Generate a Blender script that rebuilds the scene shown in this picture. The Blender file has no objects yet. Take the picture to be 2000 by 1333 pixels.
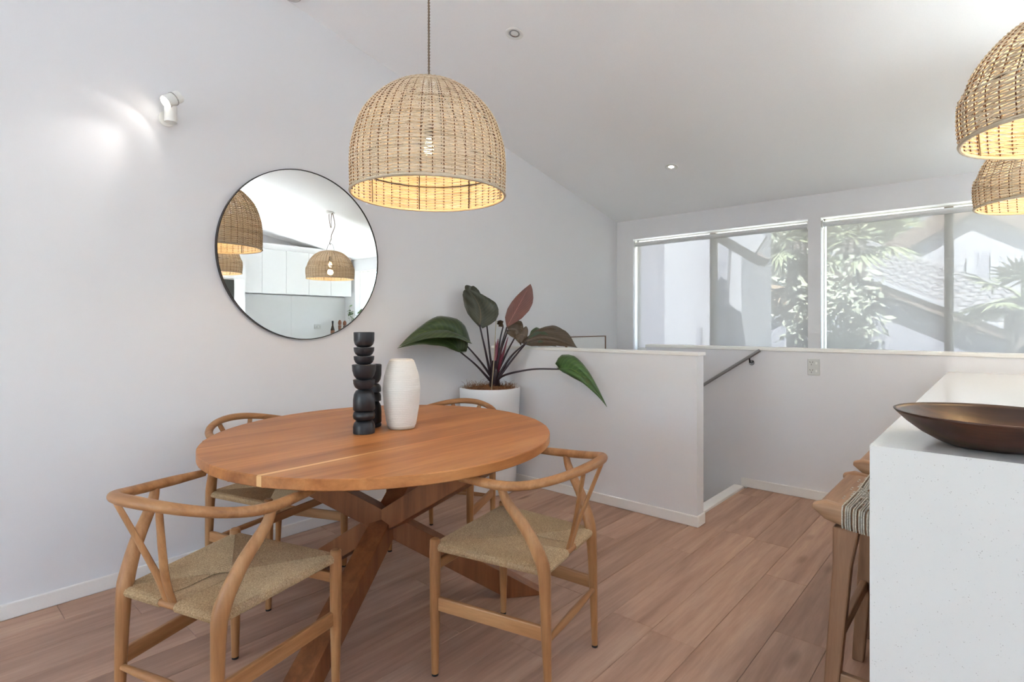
import bpy, math, random
import numpy as np
from mathutils import Vector, Matrix
random.seed(7)
PI = math.pi
S = bpy.context.scene
COL = S.collection

# ------------------------------------------------------------------ camera
FPX, Y0, YAW = 1070.0, 635.0, math.radians(41.6)
CAMX, CAMH = 3.023, 1.20
cam_data = bpy.data.cameras.new('camera')
cam = bpy.data.objects.new('camera', cam_data); COL.objects.link(cam)
cam.location = (CAMX, 0, CAMH)
cam.rotation_euler = (PI / 2, 0, YAW)
cam_data.sensor_width = 36.0
cam_data.lens = FPX / 2000 * 36.0
cam_data.shift_y = (Y0 - 666.5) / 2000
cam_data.clip_start = 0.02
S.camera = cam

# ------------------------------------------------------------------ world, sun, exposure
w = bpy.data.worlds.new('sky'); S.world = w; w.use_nodes = True
wn = w.node_tree; wn.nodes.clear()
wo = wn.nodes.new('ShaderNodeOutputWorld'); bg = wn.nodes.new('ShaderNodeBackground')
sky = wn.nodes.new('ShaderNodeTexSky'); sky.sky_type = 'NISHITA'
sky.sun_disc = False; sky.sun_elevation = math.radians(52); sky.sun_rotation = math.radians(200)
sky.air_density = 1.0; sky.dust_density = 0.4; sky.ozone_density = 2.0
hs = wn.nodes.new('ShaderNodeHueSaturation'); hs.inputs['Saturation'].default_value = 1.0
wn.links.new(sky.outputs[0], hs.inputs['Color']); wn.links.new(hs.outputs[0], bg.inputs[0])
bg.inputs[1].default_value = 1.35
wn.links.new(bg.outputs[0], wo.inputs[0])
sun_d = bpy.data.lights.new('sun', 'SUN'); sun_d.energy = 122.0; sun_d.angle = math.radians(0.6); sun_d.color = (.92, .97, 1.0)
sun = bpy.data.objects.new('sun', sun_d); COL.objects.link(sun)
sun.rotation_euler = Vector((-0.15, 0.40, -1.0)).to_track_quat('-Z', 'Y').to_euler()
S.view_settings.view_transform = 'Standard'; S.view_settings.look = 'None'
S.view_settings.gamma = 1.0; S.view_settings.use_curve_mapping = False
S.view_settings.exposure = 0.02
S.cycles.use_denoising = True
S.cycles.max_bounces = 14; S.cycles.diffuse_bounces = 10; S.cycles.glossy_bounces = 4
S.cycles.transmission_bounces = 6; S.cycles.transparent_max_bounces = 16
S.cycles.sample_clamp_indirect = 40.0
S.cycles.caustics_reflective = False; S.cycles.caustics_refractive = False

# ------------------------------------------------------------------ pixel helpers (direction only; depth from planes)
_F = np.array([-math.sin(YAW), math.cos(YAW), 0]); _R = np.array([math.cos(YAW), math.sin(YAW), 0]); _Z = np.array([0, 0, 1.])
_C = np.array([CAMX, 0, CAMH])
def ray(px, py): return _F + (px - 1000) / FPX * _R + (Y0 - py) / FPX * _Z
def atD(px, py, D): return _C + ray(px, py) * D
def ony(px, py, y): d = ray(px, py); return _C + d * (y / d[1])

# ------------------------------------------------------------------ materials
MATS = {}
def lin(c):
    return tuple((v / 12.92 if v <= .04045 else ((v + .055) / 1.055) ** 2.4) for v in [x / 255 for x in c]) + (1,)
class NT:
    def __init__(s, name):
        s.m = bpy.data.materials.new(name); s.m.use_nodes = True; s.t = s.m.node_tree; s.n = s.t.nodes
        s.b = s.n['Principled BSDF']; s.out = s.n['Material Output']; MATS[name] = s.m
    def new(s, t, **k):
        n = s.n.new('ShaderNode' + t)
        for a, v in k.items(): setattr(n, a, v)
        return n
    def l(s, a, b): s.t.links.new(a, b)
    def coords(s, scale=(1, 1, 1), kind='Object', rot=(0, 0, 0)):
        tc = s.new('TexCoord'); mp = s.new('Mapping'); mp.inputs['Scale'].default_value = scale; mp.inputs['Rotation'].default_value = rot
        s.l(tc.outputs[kind], mp.inputs[0]); return mp.outputs[0]
    def noise(s, vec, scale=1, detail=4, rough=.55, dist=0):
        n = s.new('TexNoise'); n.inputs['Scale'].default_value = scale; n.inputs['Detail'].default_value = detail
        n.inputs['Roughness'].default_value = rough; n.inputs['Distortion'].default_value = dist
        s.l(vec, n.inputs['Vector']); return n.outputs['Fac']
    def ramp(s, fac, stops):
        r = s.new('ValToRGB'); e = r.color_ramp.elements
        while len(e) < len(stops): e.new(.5)
        for i, (p, c) in enumerate(stops): e[i].position = p; e[i].color = c
        s.l(fac, r.inputs[0]); return r.outputs[0]
    def mix(s, a, b, fac, mode='MIX'):
        m = s.new('MixRGB', blend_type=mode)
        for i, v in ((1, a), (2, b), (0, fac)):
            if hasattr(v, 'links') or hasattr(v, 'is_linked'): s.l(v, m.inputs[i])
            else: m.inputs[i].default_value = v
        return m.outputs[0]
    def bump(s, h, strength=.1, dist=.002):
        b = s.new('Bump'); b.inputs['Strength'].default_value = strength; b.inputs['Distance'].default_value = dist
        s.l(h, b.inputs['Height']); s.l(b.outputs[0], s.b.inputs['Normal'])
    def color(s, c):
        if isinstance(c, tuple): s.b.inputs['Base Color'].default_value = c
        else: s.l(c, s.b.inputs['Base Color'])
    def rough(s, r): s.b.inputs['Roughness'].default_value = r
def plain(name, rgb, rough=.5, metal=0, spec=.5, bump=0, bscale=200):
    k = NT(name); k.color(lin(rgb)); k.rough(rough); k.b.inputs['Metallic'].default_value = metal
    k.b.inputs['Specular IOR Level'].default_value = spec
    n = k.noise(k.coords(), bscale, 3)
    c = k.mix(lin(rgb), (lin(rgb)[0] * .93, lin(rgb)[1] * .93, lin(rgb)[2] * .93, 1), n); k.color(c)
    if bump: k.bump(n, bump, .001)
    return k
plain('wall_paint', (226, 225, 226), .75, spec=.25, bump=.04, bscale=350)
plain('ceiling_paint', (247, 246, 245), .85, spec=.2)
plain('trim_paint', (236, 233, 228), .35, spec=.45)
plain('cabinet_white', (214, 214, 213), .25)
plain('bounce_tile', (238, 238, 238), .4)
plain('metal_dark', (58, 54, 52), .35, .8)
plain('metal_rail', (150, 149, 147), .35, .5)
plain('metal_chrome', (190, 188, 185), .2, 1)
plain('plastic_white', (232, 231, 226), .4)
plain('plastic_grey', (200, 200, 196), .45)
plain('black_wood', (34, 34, 38), .38, spec=.5, bump=.15, bscale=120)
plain('rubber', (22, 20, 20), .7)
plain('pot_white', (226, 226, 226), .6, bump=.1, bscale=140)
plain('vase_white', (226, 221, 212), .75, bump=.5, bscale=160)
plain('paper_white', (238, 237, 234), .8)
plain('frame_wood', (150, 120, 98), .5)
plain('oven_black', (50, 54, 52), .3)
plain('glass_dark_bottle', (46, 30, 18), .15)
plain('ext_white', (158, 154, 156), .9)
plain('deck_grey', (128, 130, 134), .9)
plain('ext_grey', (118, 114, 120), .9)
plain('ext_lilac', (138, 134, 140), .9)
plain('ext_tile', (112, 106, 106), .85)
plain('ext_beam', (104, 86, 76), .8)
plain('ext_ground', (130, 128, 118), .95)
plain('window_frame', (150, 136, 124), .5)
plain('stair_carpet', (170, 162, 152), .95)
plain('rattan_dark', (96, 62, 34), .7)
plain('cord_grey', (126, 108, 88), .8)

def wood(name, dark, mid, light, axis='Z', scale=1.0, rough=.42, rings=14, rnd=.18, knots=False, streak=None, bump=.08, spec=.4, rotz=0):
    k = NT(name); k.rough(rough); k.b.inputs['Specular IOR Level'].default_value = spec
    st = {'X': (1.2, 16, 16), 'Y': (16, 1.2, 16), 'Z': (16, 16, 1.2)}[axis]
    oi = k.new('ObjectInfo')
    tc = k.new('TexCoord'); add = k.new('VectorMath', operation='ADD'); sc = k.new('VectorMath', operation='SCALE')
    comb = k.new('CombineXYZ')
    for i in range(3): k.l(oi.outputs['Random'], comb.inputs[i])
    k.l(comb.outputs[0], sc.inputs[0]); sc.inputs['Scale'].default_value = 37.0
    mp0 = k.new('Mapping'); mp0.inputs['Rotation'].default_value = (0, 0, rotz)
    k.l(tc.outputs['Object'], mp0.inputs[0])
    k.l(mp0.outputs[0], add.inputs[0]); k.l(sc.outputs[0], add.inputs[1])
    mp = k.new('Mapping'); mp.inputs['Scale'].default_value = tuple(v * scale for v in st); k.l(add.outputs[0], mp.inputs[0])
    n1 = k.noise(mp.outputs[0], .9, 5, .6, .4)
    n2 = k.noise(mp.outputs[0], 5.0, 4, .65, .2)
    base = k.ramp(n1, [(.28, lin(dark)), (.5, lin(mid)), (.74, lin(light))])
    fine = k.ramp(n2, [(.3, (.74, .74, .74, 1)), (.62, (1, 1, 1, 1))])
    c = k.mix(base, fine, .55, 'MULTIPLY')
    if rnd:
        rr = k.new('MapRange'); rr.inputs['To Min'].default_value = 1 - rnd; rr.inputs['To Max'].default_value = 1 + rnd * .5
        k.l(oi.outputs['Random'], rr.inputs['Value'])
        cb = k.new('CombineXYZ')
        for i in range(3): k.l(rr.outputs[0], cb.inputs[i])
        c = k.mix(c, cb.outputs[0], 1.0, 'MULTIPLY')
    if knots:
        mk = k.new('Mapping'); mk.inputs['Scale'].default_value = {'X': (.9, 3, 3), 'Y': (3, .9, 3), 'Z': (3, 3, .9)}[axis]
        k.l(add.outputs[0], mk.inputs[0])
        v = k.new('TexVoronoi'); v.inputs['Scale'].default_value = 1.3; k.l(mk.outputs[0], v.inputs['Vector'])
        kk = k.ramp(v.outputs['Distance'], [(.03, (.42, .36, .33, 1)), (.11, (1, 1, 1, 1))])
        c = k.mix(c, kk, .8, 'MULTIPLY')
    k.color(c); k.bump(n2, bump, .001)
    return k
wood('floor_wood', (152, 117, 98), (178, 142, 120), (198, 163, 139), 'Y', .8, .48, rnd=.10, knots=True, bump=.05)
wood('chair_wood', (138, 92, 54), (168, 118, 74), (190, 144, 98), 'Z', 1.4, .45, rnd=.06)
wood('chair_wood_x', (138, 92, 54), (168, 118, 74), (190, 144, 98), 'X', 1.4, .45, rnd=.06)
wood('chair_wood_y', (138, 92, 54), (168, 118, 74), (190, 144, 98), 'Y', 1.4, .45, rnd=.06)
wood('table_wood', (156, 94, 48), (184, 120, 68), (202, 140, 84), 'Y', .9, .42, rnd=.10, bump=.03, spec=.35)
kS = wood('table_sap', (158, 92, 46), (188, 116, 62), (206, 138, 80), 'Y', .9, .40, rnd=0, bump=.03, spec=.35)
_sp = kS.new('SeparateXYZ'); kS.l(kS.coords(), _sp.inputs[0]); _mr = kS.new('MapRange')
for _i, _v in enumerate((-.42, -.10, 1.0, 0.0)): _mr.inputs[_i + 1].default_value = _v
kS.l(_sp.outputs[1], _mr.inputs['Value'])
kS.color(kS.mix(kS.b.inputs['Base Color'].links[0].from_socket, lin((226, 180, 122)), _mr.outputs[0]))
wood('table_leg_wood', (108, 64, 38), (136, 84, 50), (156, 102, 64), 'Z', 1.0, .42, rnd=.06)
wood('stool_wood', (112, 78, 54), (142, 104, 76), (166, 128, 98), 'Z', 1.2, .5, rnd=.06)
wood('stool_wood_x', (134, 98, 72), (166, 128, 96), (190, 152, 118), 'X', 1.2, .5, rnd=.06)
wood('stool_wood_y', (134, 98, 72), (166, 128, 96), (190, 152, 118), 'Y', 1.2, .5, rnd=.06)
wood('bowl_wood', (34, 20, 14), (60, 35, 24), (100, 60, 40), 'X', .8, .35, rnd=0)
wood('mill_wood', (96, 58, 38), (126, 78, 52), (150, 98, 68), 'Z', 1.5, .4)
wood('palm_trunk', (92, 82, 76), (116, 104, 96), (134, 122, 114), 'X', 1.0, .9)

def cordmat(name, a, b, sc=260):
    k = NT(name); k.rough(.85); k.b.inputs['Specular IOR Level'].default_value = .2
    n = k.noise(k.coords((1, 1, 1)), sc, 3, .7); n2 = k.noise(k.coords(), 14, 2)
    c = k.ramp(n, [(.3, lin(a)), (.7, lin(b))]); c = k.mix(c, k.ramp(n2, [(.3, (.86, .86, .86, 1)), (.7, (1, 1, 1, 1))]), .7, 'MULTIPLY')
    k.color(c); k.bump(n, .3, .001)
cordmat('paper_cord', (150, 122, 88), (212, 184, 144))
cordmat('stool_cord', (176, 170, 154), (222, 218, 206), 300)
cordmat('coir', (92, 58, 36), (168, 118, 82), 90)

def rattan(name):
    k = NT(name); k.rough(.7); k.b.inputs['Specular IOR Level'].default_value = .25
    oi = k.coords((1, 1, 60)); n = k.noise(oi, 3.0, 3, .6); n2 = k.noise(k.coords((1, 1, 1)), 90, 2)
    c = k.ramp(n, [(.28, lin((164, 146, 120))), (.5, lin((204, 192, 170))), (.75, lin((222, 213, 196)))])
    c = k.mix(c, k.ramp(n2, [(.3, (.8, .8, .8, 1)), (.65, (1, 1, 1, 1))]), .6, 'MULTIPLY')
    k.color(c)
    tr = k.new('BsdfTranslucent'); k.l(c, tr.inputs[0]); mx = k.new('MixShader'); mx.inputs[0].default_value = .09
    k.l(k.b.outputs[0], mx.inputs[1]); k.l(tr.outputs[0], mx.inputs[2]); k.l(mx.outputs[0], k.out.inputs[0])
rattan('rattan')

def quartz():
    k = NT('quartz'); k.rough(.16); k.b.inputs['Specular IOR Level'].default_value = .5
    v = k.new('TexVoronoi'); v.inputs['Scale'].default_value = 190; k.l(k.coords(), v.inputs['Vector'])
    n = k.noise(k.coords(), 60, 3)
    sp = k.ramp(v.outputs['Distance'], [(.10, (.55, .53, .5, 1)), (.22, (1, 1, 1, 1))])
    gate = k.ramp(n, [(.5, (0, 0, 0, 1)), (.62, (1, 1, 1, 1))])
    c = k.mix(lin((217, 216, 212)), k.mix(lin((217, 216, 212)), sp, 1.0, 'MULTIPLY'), gate)
    k.color(c)
quartz()
def mirror_mat():
    k = NT('mirror_glass'); k.color((.82, .83, .83, 1)); k.rough(.0); k.b.inputs['Metallic'].default_value = 1
mirror_mat()
def glass_mat():
    k = NT('window_glass'); tr = k.new('BsdfTransparent'); gl = k.new('BsdfGlossy'); gl.inputs['Roughness'].default_value = .0
    lw = k.new('LayerWeight'); lw.inputs[0].default_value = .5; pw = k.new('Math', operation='POWER'); pw.inputs[1].default_value = 5
    fr = k.new('Math', operation='MULTIPLY_ADD'); fr.inputs[1].default_value = .5; fr.inputs[2].default_value = .02; mx = k.new('MixShader')
    k.l(lw.outputs['Facing'], pw.inputs[0]); k.l(pw.outputs[0], fr.inputs[0]); k.l(fr.outputs[0], mx.inputs[0]); k.l(tr.outputs[0], mx.inputs[1]); k.l(gl.outputs[0], mx.inputs[2]); k.l(mx.outputs[0], k.out.inputs[0])
    tr.inputs[0].default_value = (.95, .97, .97, 1)
glass_mat()
def blind_mat():
    k = NT('sunscreen_mesh'); tr = k.new('BsdfTransparent'); tl = k.new('BsdfTranslucent'); df = k.new('BsdfDiffuse')
    wv = k.noise(k.coords((1, 1, 1)), 420, 1)
    tl.inputs[0].default_value = (.20, .196, .19, 1); df.inputs[0].default_value = (.62, .60, .57, 1)
    tr.inputs[0].default_value = (1, 1, 1, 1)
    a = k.new('MixShader'); a.inputs[0].default_value = .5; k.l(df.outputs[0], a.inputs[1]); k.l(tl.outputs[0], a.inputs[2])
    fac = k.new('MapRange'); fac.inputs['To Min'].default_value = .075; fac.inputs['To Max'].default_value = .09; k.l(wv, fac.inputs['Value'])
    b = k.new('MixShader'); k.l(fac.outputs[0], b.inputs[0]); k.l(a.outputs[0], b.inputs[1]); k.l(tr.outputs[0], b.inputs[2])
    k.l(b.outputs[0], k.out.inputs[0])
blind_mat()
def emit(name, rgb, st):
    k = NT(name); k.color(lin(rgb)); k.b.inputs['Emission Color'].default_value = lin(rgb); k.b.inputs['Emission Strength'].default_value = st
emit('bulb_glow', (255, 214, 150), 30)
emit('downlight_glow', (255, 246, 230), 14)
emit('spot_glow', (255, 244, 226), 18)
def leafmat(name, top, vein, under, rough=.32):
    k = NT(name); k.rough(rough); k.b.inputs['Specular IOR Level'].default_value = .5
    uv = k.new('UVMap'); sep = k.new('SeparateXYZ'); k.l(uv.outputs[0], sep.inputs[0])
    # side veins from the leaf's own uv
    ab = k.new('Math', operation='ABSOLUTE'); sub = k.new('Math', operation='SUBTRACT'); sub.inputs[1].default_value = .5
    k.l(sep.outputs[0], sub.inputs[0]); k.l(sub.outputs[0], ab.inputs[0])
    m1 = k.new('Math', operation='MULTIPLY_ADD'); m1.inputs[1].default_value = -.7; k.l(ab.outputs[0], m1.inputs[0]); k.l(sep.outputs[1], m1.inputs[2])
    m2 = k.new('Math', operation='MULTIPLY'); m2.inputs[1].default_value = 70; k.l(m1.outputs[0], m2.inputs[0])
    sn = k.new('Math', operation='SINE'); k.l(m2.outputs[0], sn.inputs[0])
    n = k.noise(k.coords(), 9, 3)
    vf = k.ramp(sn.outputs[0], [(.0, (0, 0, 0, 1)), (.95, (.25, .25, .25, 1))])
    c = k.mix(k.mix(lin(top), (lin(top)[0] * .5, lin(top)[1] * .5, lin(top)[2] * .5, 1), n), lin(vein), vf)
    mid = k.ramp(ab.outputs[0], [(.008, (1, 1, 1, 1)), (.02, (0, 0, 0, 1))])
    c = k.mix(c, lin(vein), mid)
    geo = k.new('NewGeometry'); c = k.mix(c, lin(under), geo.outputs['Backfacing'])
    k.color(c)
leafmat('leaf_green', (58, 76, 40), (96, 112, 62), (88, 70, 52))
leafmat('leaf_bright', (70, 108, 48), (104, 138, 70), (52, 58, 36))
leafmat('leaf_dark', (58, 62, 44), (92, 84, 62), (84, 62, 50))
leafmat('leaf_red', (122, 74, 62), (150, 96, 84), (110, 66, 58))
leafmat('leaf_brown', (92, 74, 54), (118, 94, 72), (70, 72, 46))
plain('petiole_dark', (46, 32, 40), .35)
plain('sheath_red', (112, 40, 58), .4)
plain('stake_pale', (176, 164, 128), .6)
plain('foliage_far', (98, 104, 76), .8, bscale=3)
plain('foliage_pale', (140, 140, 120), .8, bscale=3)
plain('frond_green', (108, 110, 80), .7, bscale=8)
plain('frond_dead', (136, 114, 88), .85, bscale=8)
plain('herb_green', (74, 98, 54), .6)

# ------------------------------------------------------------------ mesh helpers
class MB:
    def __init__(s): s.v = []; s.f = []; s.uv = {}
    def add(s, vs, fs):
        o = len(s.v); s.v += [tuple(float(c) for c in p) for p in vs]; s.f += [tuple(i + o for i in f) for f in fs]; return s
    def box(s, a, b):
        x0, y0, z0 = a; x1, y1, z1 = b
        return s.add([(x0, y0, z0), (x1, y0, z0), (x1, y1, z0), (x0, y1, z0), (x0, y0, z1), (x1, y0, z1), (x1, y1, z1), (x0, y1, z1)],
                     [(0, 3, 2, 1), (4, 5, 6, 7), (0, 1, 5, 4), (1, 2, 6, 5), (2, 3, 7, 6), (3, 0, 4, 7)])
    def tube(s, pts, rad, sides=8, cap=True, up=None, flat=1.0):
        P = [Vector(p) for p in pts]; n = len(P)
        if not hasattr(rad, '__len__'): rad = [rad] * n
        rings = []; prev = None
        for i in range(n):
            t = (P[min(i + 1, n - 1)] - P[max(i - 1, 0)])
            t = t.normalized() if t.length > 1e-9 else Vector((0, 0, 1))
            if prev is None:
                ref = Vector(up) if up else (Vector((0, 0, 1)) if abs(t.z) < .9 else Vector((1, 0, 0)))
                u = (ref - t * ref.dot(t)).normalized()
            else:
                u = (prev - t * prev.dot(t)); u = u.normalized() if u.length > 1e-6 else prev
            prev = u; v = t.cross(u)
            r = rad[i]; r = r if hasattr(r, '__len__') else (r, r * flat)
            rings.append([P[i] + u * (r[0] * math.cos(2 * PI * k / sides)) + v * (r[1] * math.sin(2 * PI * k / sides)) for k in range(sides)])
        vs = [p for rg in rings for p in rg]; fs = []
        for i in range(n - 1):
            for k in range(sides):
                k2 = (k + 1) % sides
                fs.append((i * sides + k, i * sides + k2, (i + 1) * sides + k2, (i + 1) * sides + k))
        if cap: fs.append(tuple(reversed(range(sides)))); fs.append(tuple((n - 1) * sides + k for k in range(sides)))
        return s.add(vs, fs)
    def lathe(s, prof, seg=32, c=(0, 0, 0), capb=False, capt=False):
        vs = []; fs = []; n = len(prof)
        for r, z in prof:
            for k in range(seg): a = 2 * PI * k / seg; vs.append((c[0] + r * math.cos(a), c[1] + r * math.sin(a), c[2] + z))
        for i in range(n - 1):
            for k in range(seg):
                k2 = (k + 1) % seg; fs.append((i * seg + k, i * seg + k2, (i + 1) * seg + k2, (i + 1) * seg + k))
        if capb: fs.append(tuple(reversed(range(seg))))
        if capt: fs.append(tuple((n - 1) * seg + k for k in range(seg)))
        return s.add(vs, fs)
    def beam(s, a, b, wid, dep, up=(0, 0, 1)):
        a = Vector(a); b = Vector(b); t = (b - a).normalized(); u = Vector(up); u = (u - t * u.dot(t)).normalized(); v = t.cross(u)
        vs = []
        for p in (a, b):
            for su, sv in ((-1, -1), (1, -1), (1, 1), (-1, 1)): vs.append(p + u * (su * dep / 2) + v * (sv * wid / 2))
        return s.add(vs, [(0, 1, 2, 3), (7, 6, 5, 4), (0, 4, 5, 1), (1, 5, 6, 2), (2, 6, 7, 3), (3, 7, 4, 0)])
    def mesh(s, name='m'):
        me = bpy.data.meshes.new(name); me.from_pydata(s.v, [], s.f); me.update(); return me
    def build(s, name, mat, parent=None, smooth=False, bevel=0, loc=None, fixn=True):
        me = s.mesh(name)
        if fixn:
            import bmesh
            bm = bmesh.new(); bm.from_mesh(me); bmesh.ops.recalc_face_normals(bm, faces=bm.faces); bm.to_mesh(me); bm.free()
        return link(name, me, mat, parent, smooth, bevel, loc)
def link(name, me, mat, parent=None, smooth=False, bevel=0, loc=None):
    o = bpy.data.objects.new(name, me); COL.objects.link(o)
    if mat and not me.materials: me.materials.append(MATS[mat])
    if parent: o.parent = parent
    if loc is not None: o.location = loc
    if smooth:
        me.polygons.foreach_set('use_smooth', [True] * len(me.polygons))
        if smooth != 'all':
            try: me.set_sharp_from_angle(angle=math.radians(42))
            except Exception: pass
    if bevel:
        b = o.modifiers.new('bevel', 'BEVEL'); b.width = bevel; b.segments = 2; b.limit_method = 'ANGLE'
    return o
def tag(o, label, cat, group=None, kind=None):
    o['label'] = label; o['category'] = cat
    if group: o['group'] = group
    if kind: o['kind'] = kind
    return o
def thing(name, label, cat, loc=(0, 0, 0), rz=0, group=None):
    o = bpy.data.objects.new(name, None); COL.objects.link(o); o.location = loc; o.rotation_euler = (0, 0, rz); o.empty_display_size = .1
    return tag(o, label, cat, group)
def struct(o, label=None):
    o['kind'] = 'structure'
    if label: o['label'] = label
    return o
def copy_tree(o, parent=None):
    c = o.copy(); COL.objects.link(c)
    if parent: c.parent = parent
    for ch in list(o.children): copy_tree(ch, c)
    return c
def bez(pts, n):
    P = [Vector(p) for p in pts]; out = []
    m = len(P) - 1
    for i in range(n):
        t = i / (n - 1); q = P[:]
        for k in range(m): q = [q[j].lerp(q[j + 1], t) for j in range(len(q) - 1)]
        out.append(q[0])
    return out
def cat(pts, per=8):
    P = [Vector(p) for p in pts]; P = [P[0] * 2 - P[1]] + P + [P[-1] * 2 - P[-2]]; out = []
    for i in range(1, len(P) - 2):
        for j in range(per):
            t = j / per; a, b, c, d = P[i - 1], P[i], P[i + 1], P[i + 2]
            out.append(.5 * ((2 * b) + (c - a) * t + (2 * a - 5 * b + 4 * c - d) * t * t + (3 * b - a - 3 * c + d) * t ** 3))
    out.append(P[-2]); return out
def interp(vals, n):
    x = np.linspace(0, 1, len(vals)); return list(np.interp(np.linspace(0, 1, n), x, vals))

# ------------------------------------------------------------------ the room
YB, YF = 5.08, -2.8            # window wall, wall behind the camera
XR = 5.35                      # kitchen wall
P1Y0, P1Y1, P1X, CAPZ = 3.159, 3.257, 1.685, 1.035
P2Y0, P2Y1, P2X, P2E = 4.188, 4.30, .811, 3.95
RIDGE = -.6
SL = .2115
def ceilz(y): return 2.285 + SL * (YB - y) if y >= RIDGE else 2.285 + SL * (YB - RIDGE) - .3 * (RIDGE - y)
LOW = -2.7
# left wall (continues down into the stair well)
m = MB(); T = .15
ys = [YF - T, RIDGE, YB + T]
m.add([(0, ys[0], LOW), (0, ys[2], LOW), (0, ys[2], ceilz(ys[2])), (0, RIDGE, ceilz(RIDGE)), (0, ys[0], ceilz(ys[0])),
       (-T, ys[0], LOW), (-T, ys[2], LOW), (-T, ys[2], ceilz(ys[2])), (-T, RIDGE, ceilz(RIDGE)), (-T, ys[0], ceilz(ys[0]))],
      [(0, 1, 2, 3, 4), (9, 8, 7, 6, 5), (0, 5, 6, 1), (1, 6, 7, 2), (2, 7, 8, 3), (3, 8, 9, 4), (4, 9, 5, 0)])
struct(m.build('wall_left', 'wall_paint'))
RW = (-2.4, -1.25, .92, 2.1)      # daylight window added in the right wall: y0, y1, z0, z1
m = MB()
def rw_piece(ya, yb, za, zb):        # zb None: up to the raked ceiling
    q = [(ya, za), (yb, za), (yb, ceilz(yb) if zb is None else zb)] + ([(RIDGE, ceilz(RIDGE))] if zb is None and ya < RIDGE < yb else []) + [(ya, ceilz(ya) if zb is None else zb)]
    n = len(q); m.add([(XR, y, z) for y, z in q] + [(XR + T, y, z) for y, z in q], [tuple(range(n)), tuple(range(2 * n - 1, n - 1, -1))] + [(k, k + n, (k + 1) % n + n, (k + 1) % n) for k in range(n)])
rw_piece(ys[0], ys[2], LOW, RW[2]); rw_piece(ys[0], RW[0], RW[2], None); rw_piece(RW[1], ys[2], RW[2], None); rw_piece(RW[0], RW[1], RW[3], None)
struct(m.build('wall_right', 'wall_paint'))
# ceiling: raked slab, cut-outs not needed (downlights sit proud by a rim)
SK = (4.28, 5.10, .35, 2.25)       # skylight added over the kitchen aisle for bounce light: x0, x1, y0, y1
m = MB()
def slab(xa, xb, ya, yb, z0=0, z1=.12):
    za, zb = ceilz(ya), ceilz(yb)
    m.add([(xa, ya, za + z0), (xb, ya, za + z0), (xb, yb, zb + z0), (xa, yb, zb + z0), (xa, ya, za + z1), (xb, ya, za + z1), (xb, yb, zb + z1), (xa, yb, zb + z1)],
          [(0, 1, 2, 3), (7, 6, 5, 4), (0, 4, 5, 1), (1, 5, 6, 2), (2, 6, 7, 3), (3, 7, 4, 0)])
slab(-.6, SK[0], ys[2] + .5, RIDGE); slab(SK[1], XR + .6, ys[2] + .5, RIDGE); slab(SK[0], SK[1], ys[2] + .5, SK[3]); slab(SK[0], SK[1], SK[2], RIDGE)
slab(-.6, XR + .6, RIDGE, ys[0] - .5)
struct(m.build('ceiling', 'ceiling_paint'))
root = bpy.data.objects.new('window_5', None); COL.objects.link(root); struct(root)  # unseen skylight, added so sun lands on the aisle floor
m = MB(); slab(SK[0], SK[1], SK[3], SK[2], .09, .10); m.build('pane', 'window_glass', root)
# back (window) wall with three openings
WZ0, WZ1 = .93, 2.087
WINS = [(.188, 1.829), (1.925, 3.86), (3.98, 5.02)]
m = MB()
top = ceilz(YB) + .02
m.box((0, YB, LOW), (XR, YB + T, WZ0)); m.box((0, YB, WZ1), (XR, YB + T, top))
xs = [0] + [v for w_ in WINS for v in w_] + [XR]
for i in range(0, len(xs), 2): m.box((xs[i], YB, WZ0), (xs[i + 1], YB + T, WZ1))
struct(m.build('wall_back', 'wall_paint'))
# wall behind the camera, with an opening added for daylight
FW = (.35, 1.85, .02, 2.40)
m = MB(); zt = ceilz(YF) + .02
m.box((0, YF - T, 0), (XR, YF, FW[2])); m.box((0, YF - T, FW[3]), (XR, YF, zt))
m.box((0, YF - T, FW[2]), (FW[0], YF, FW[3])); m.box((FW[1], YF - T, FW[2]), (XR, YF, FW[3]))
struct(m.build('wall_front', 'wall_paint'))
# half walls with caps
m = MB(); m.box((0, P1Y0, -.3), (P1X, P1Y1, CAPZ - .02)); struct(m.build('wall_stair_near', 'wall_paint'), 'white waist-high wall between dining area and stairs')
m = MB(); m.box((0, P1Y0 - .008, CAPZ - .02), (P1X + .012, P1Y1 + .008, CAPZ)); struct(m.build('trim_1', 'trim_paint', bevel=.004))
m = MB(); m.box((P2X, P2Y0, LOW), (P2E, P2Y1, CAPZ - .022)); m.box((P2E - .1, P2Y1, LOW), (P2E, YB, CAPZ - .022)); struct(m.build('wall_stair_far', 'wall_paint'), 'white waist-high wall below the windows')
m = MB(); m.box((P2X - .005, P2Y0 - .008, CAPZ - .022), (P2E + .008, P2Y1 + .008, CAPZ + .002)); m.box((P2E - .108, P2Y1 + .008, CAPZ - .022), (P2E + .008, YB, CAPZ + .002)); struct(m.build('trim_2', 'trim_paint', bevel=.004))
# baseboards
BH, BT = .066, .013
NOSX = 1.612
def baseboard(name, a, b):
    m = MB(); m.box(a, b); return struct(m.build(name, 'trim_paint', bevel=.005))
baseboard('baseboard_left', (0, YF, 0), (BT, P1Y0, BH))
m = MB(); m.box((BT, P1Y0 - BT, 0), (P1X + BT, P1Y0, BH)); m.box((P1X, P1Y0, 0), (P1X + BT, P1Y1, BH)); struct(m.build('baseboard_stair_near', 'trim_paint', bevel=.005))
baseboard('baseboard_stair_far', (NOSX - .02, P2Y0 - BT, 0), (3.1, P2Y0, BH))
baseboard('baseboard_front', (BT, YF, 0), (XR, YF + BT, BH))
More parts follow.
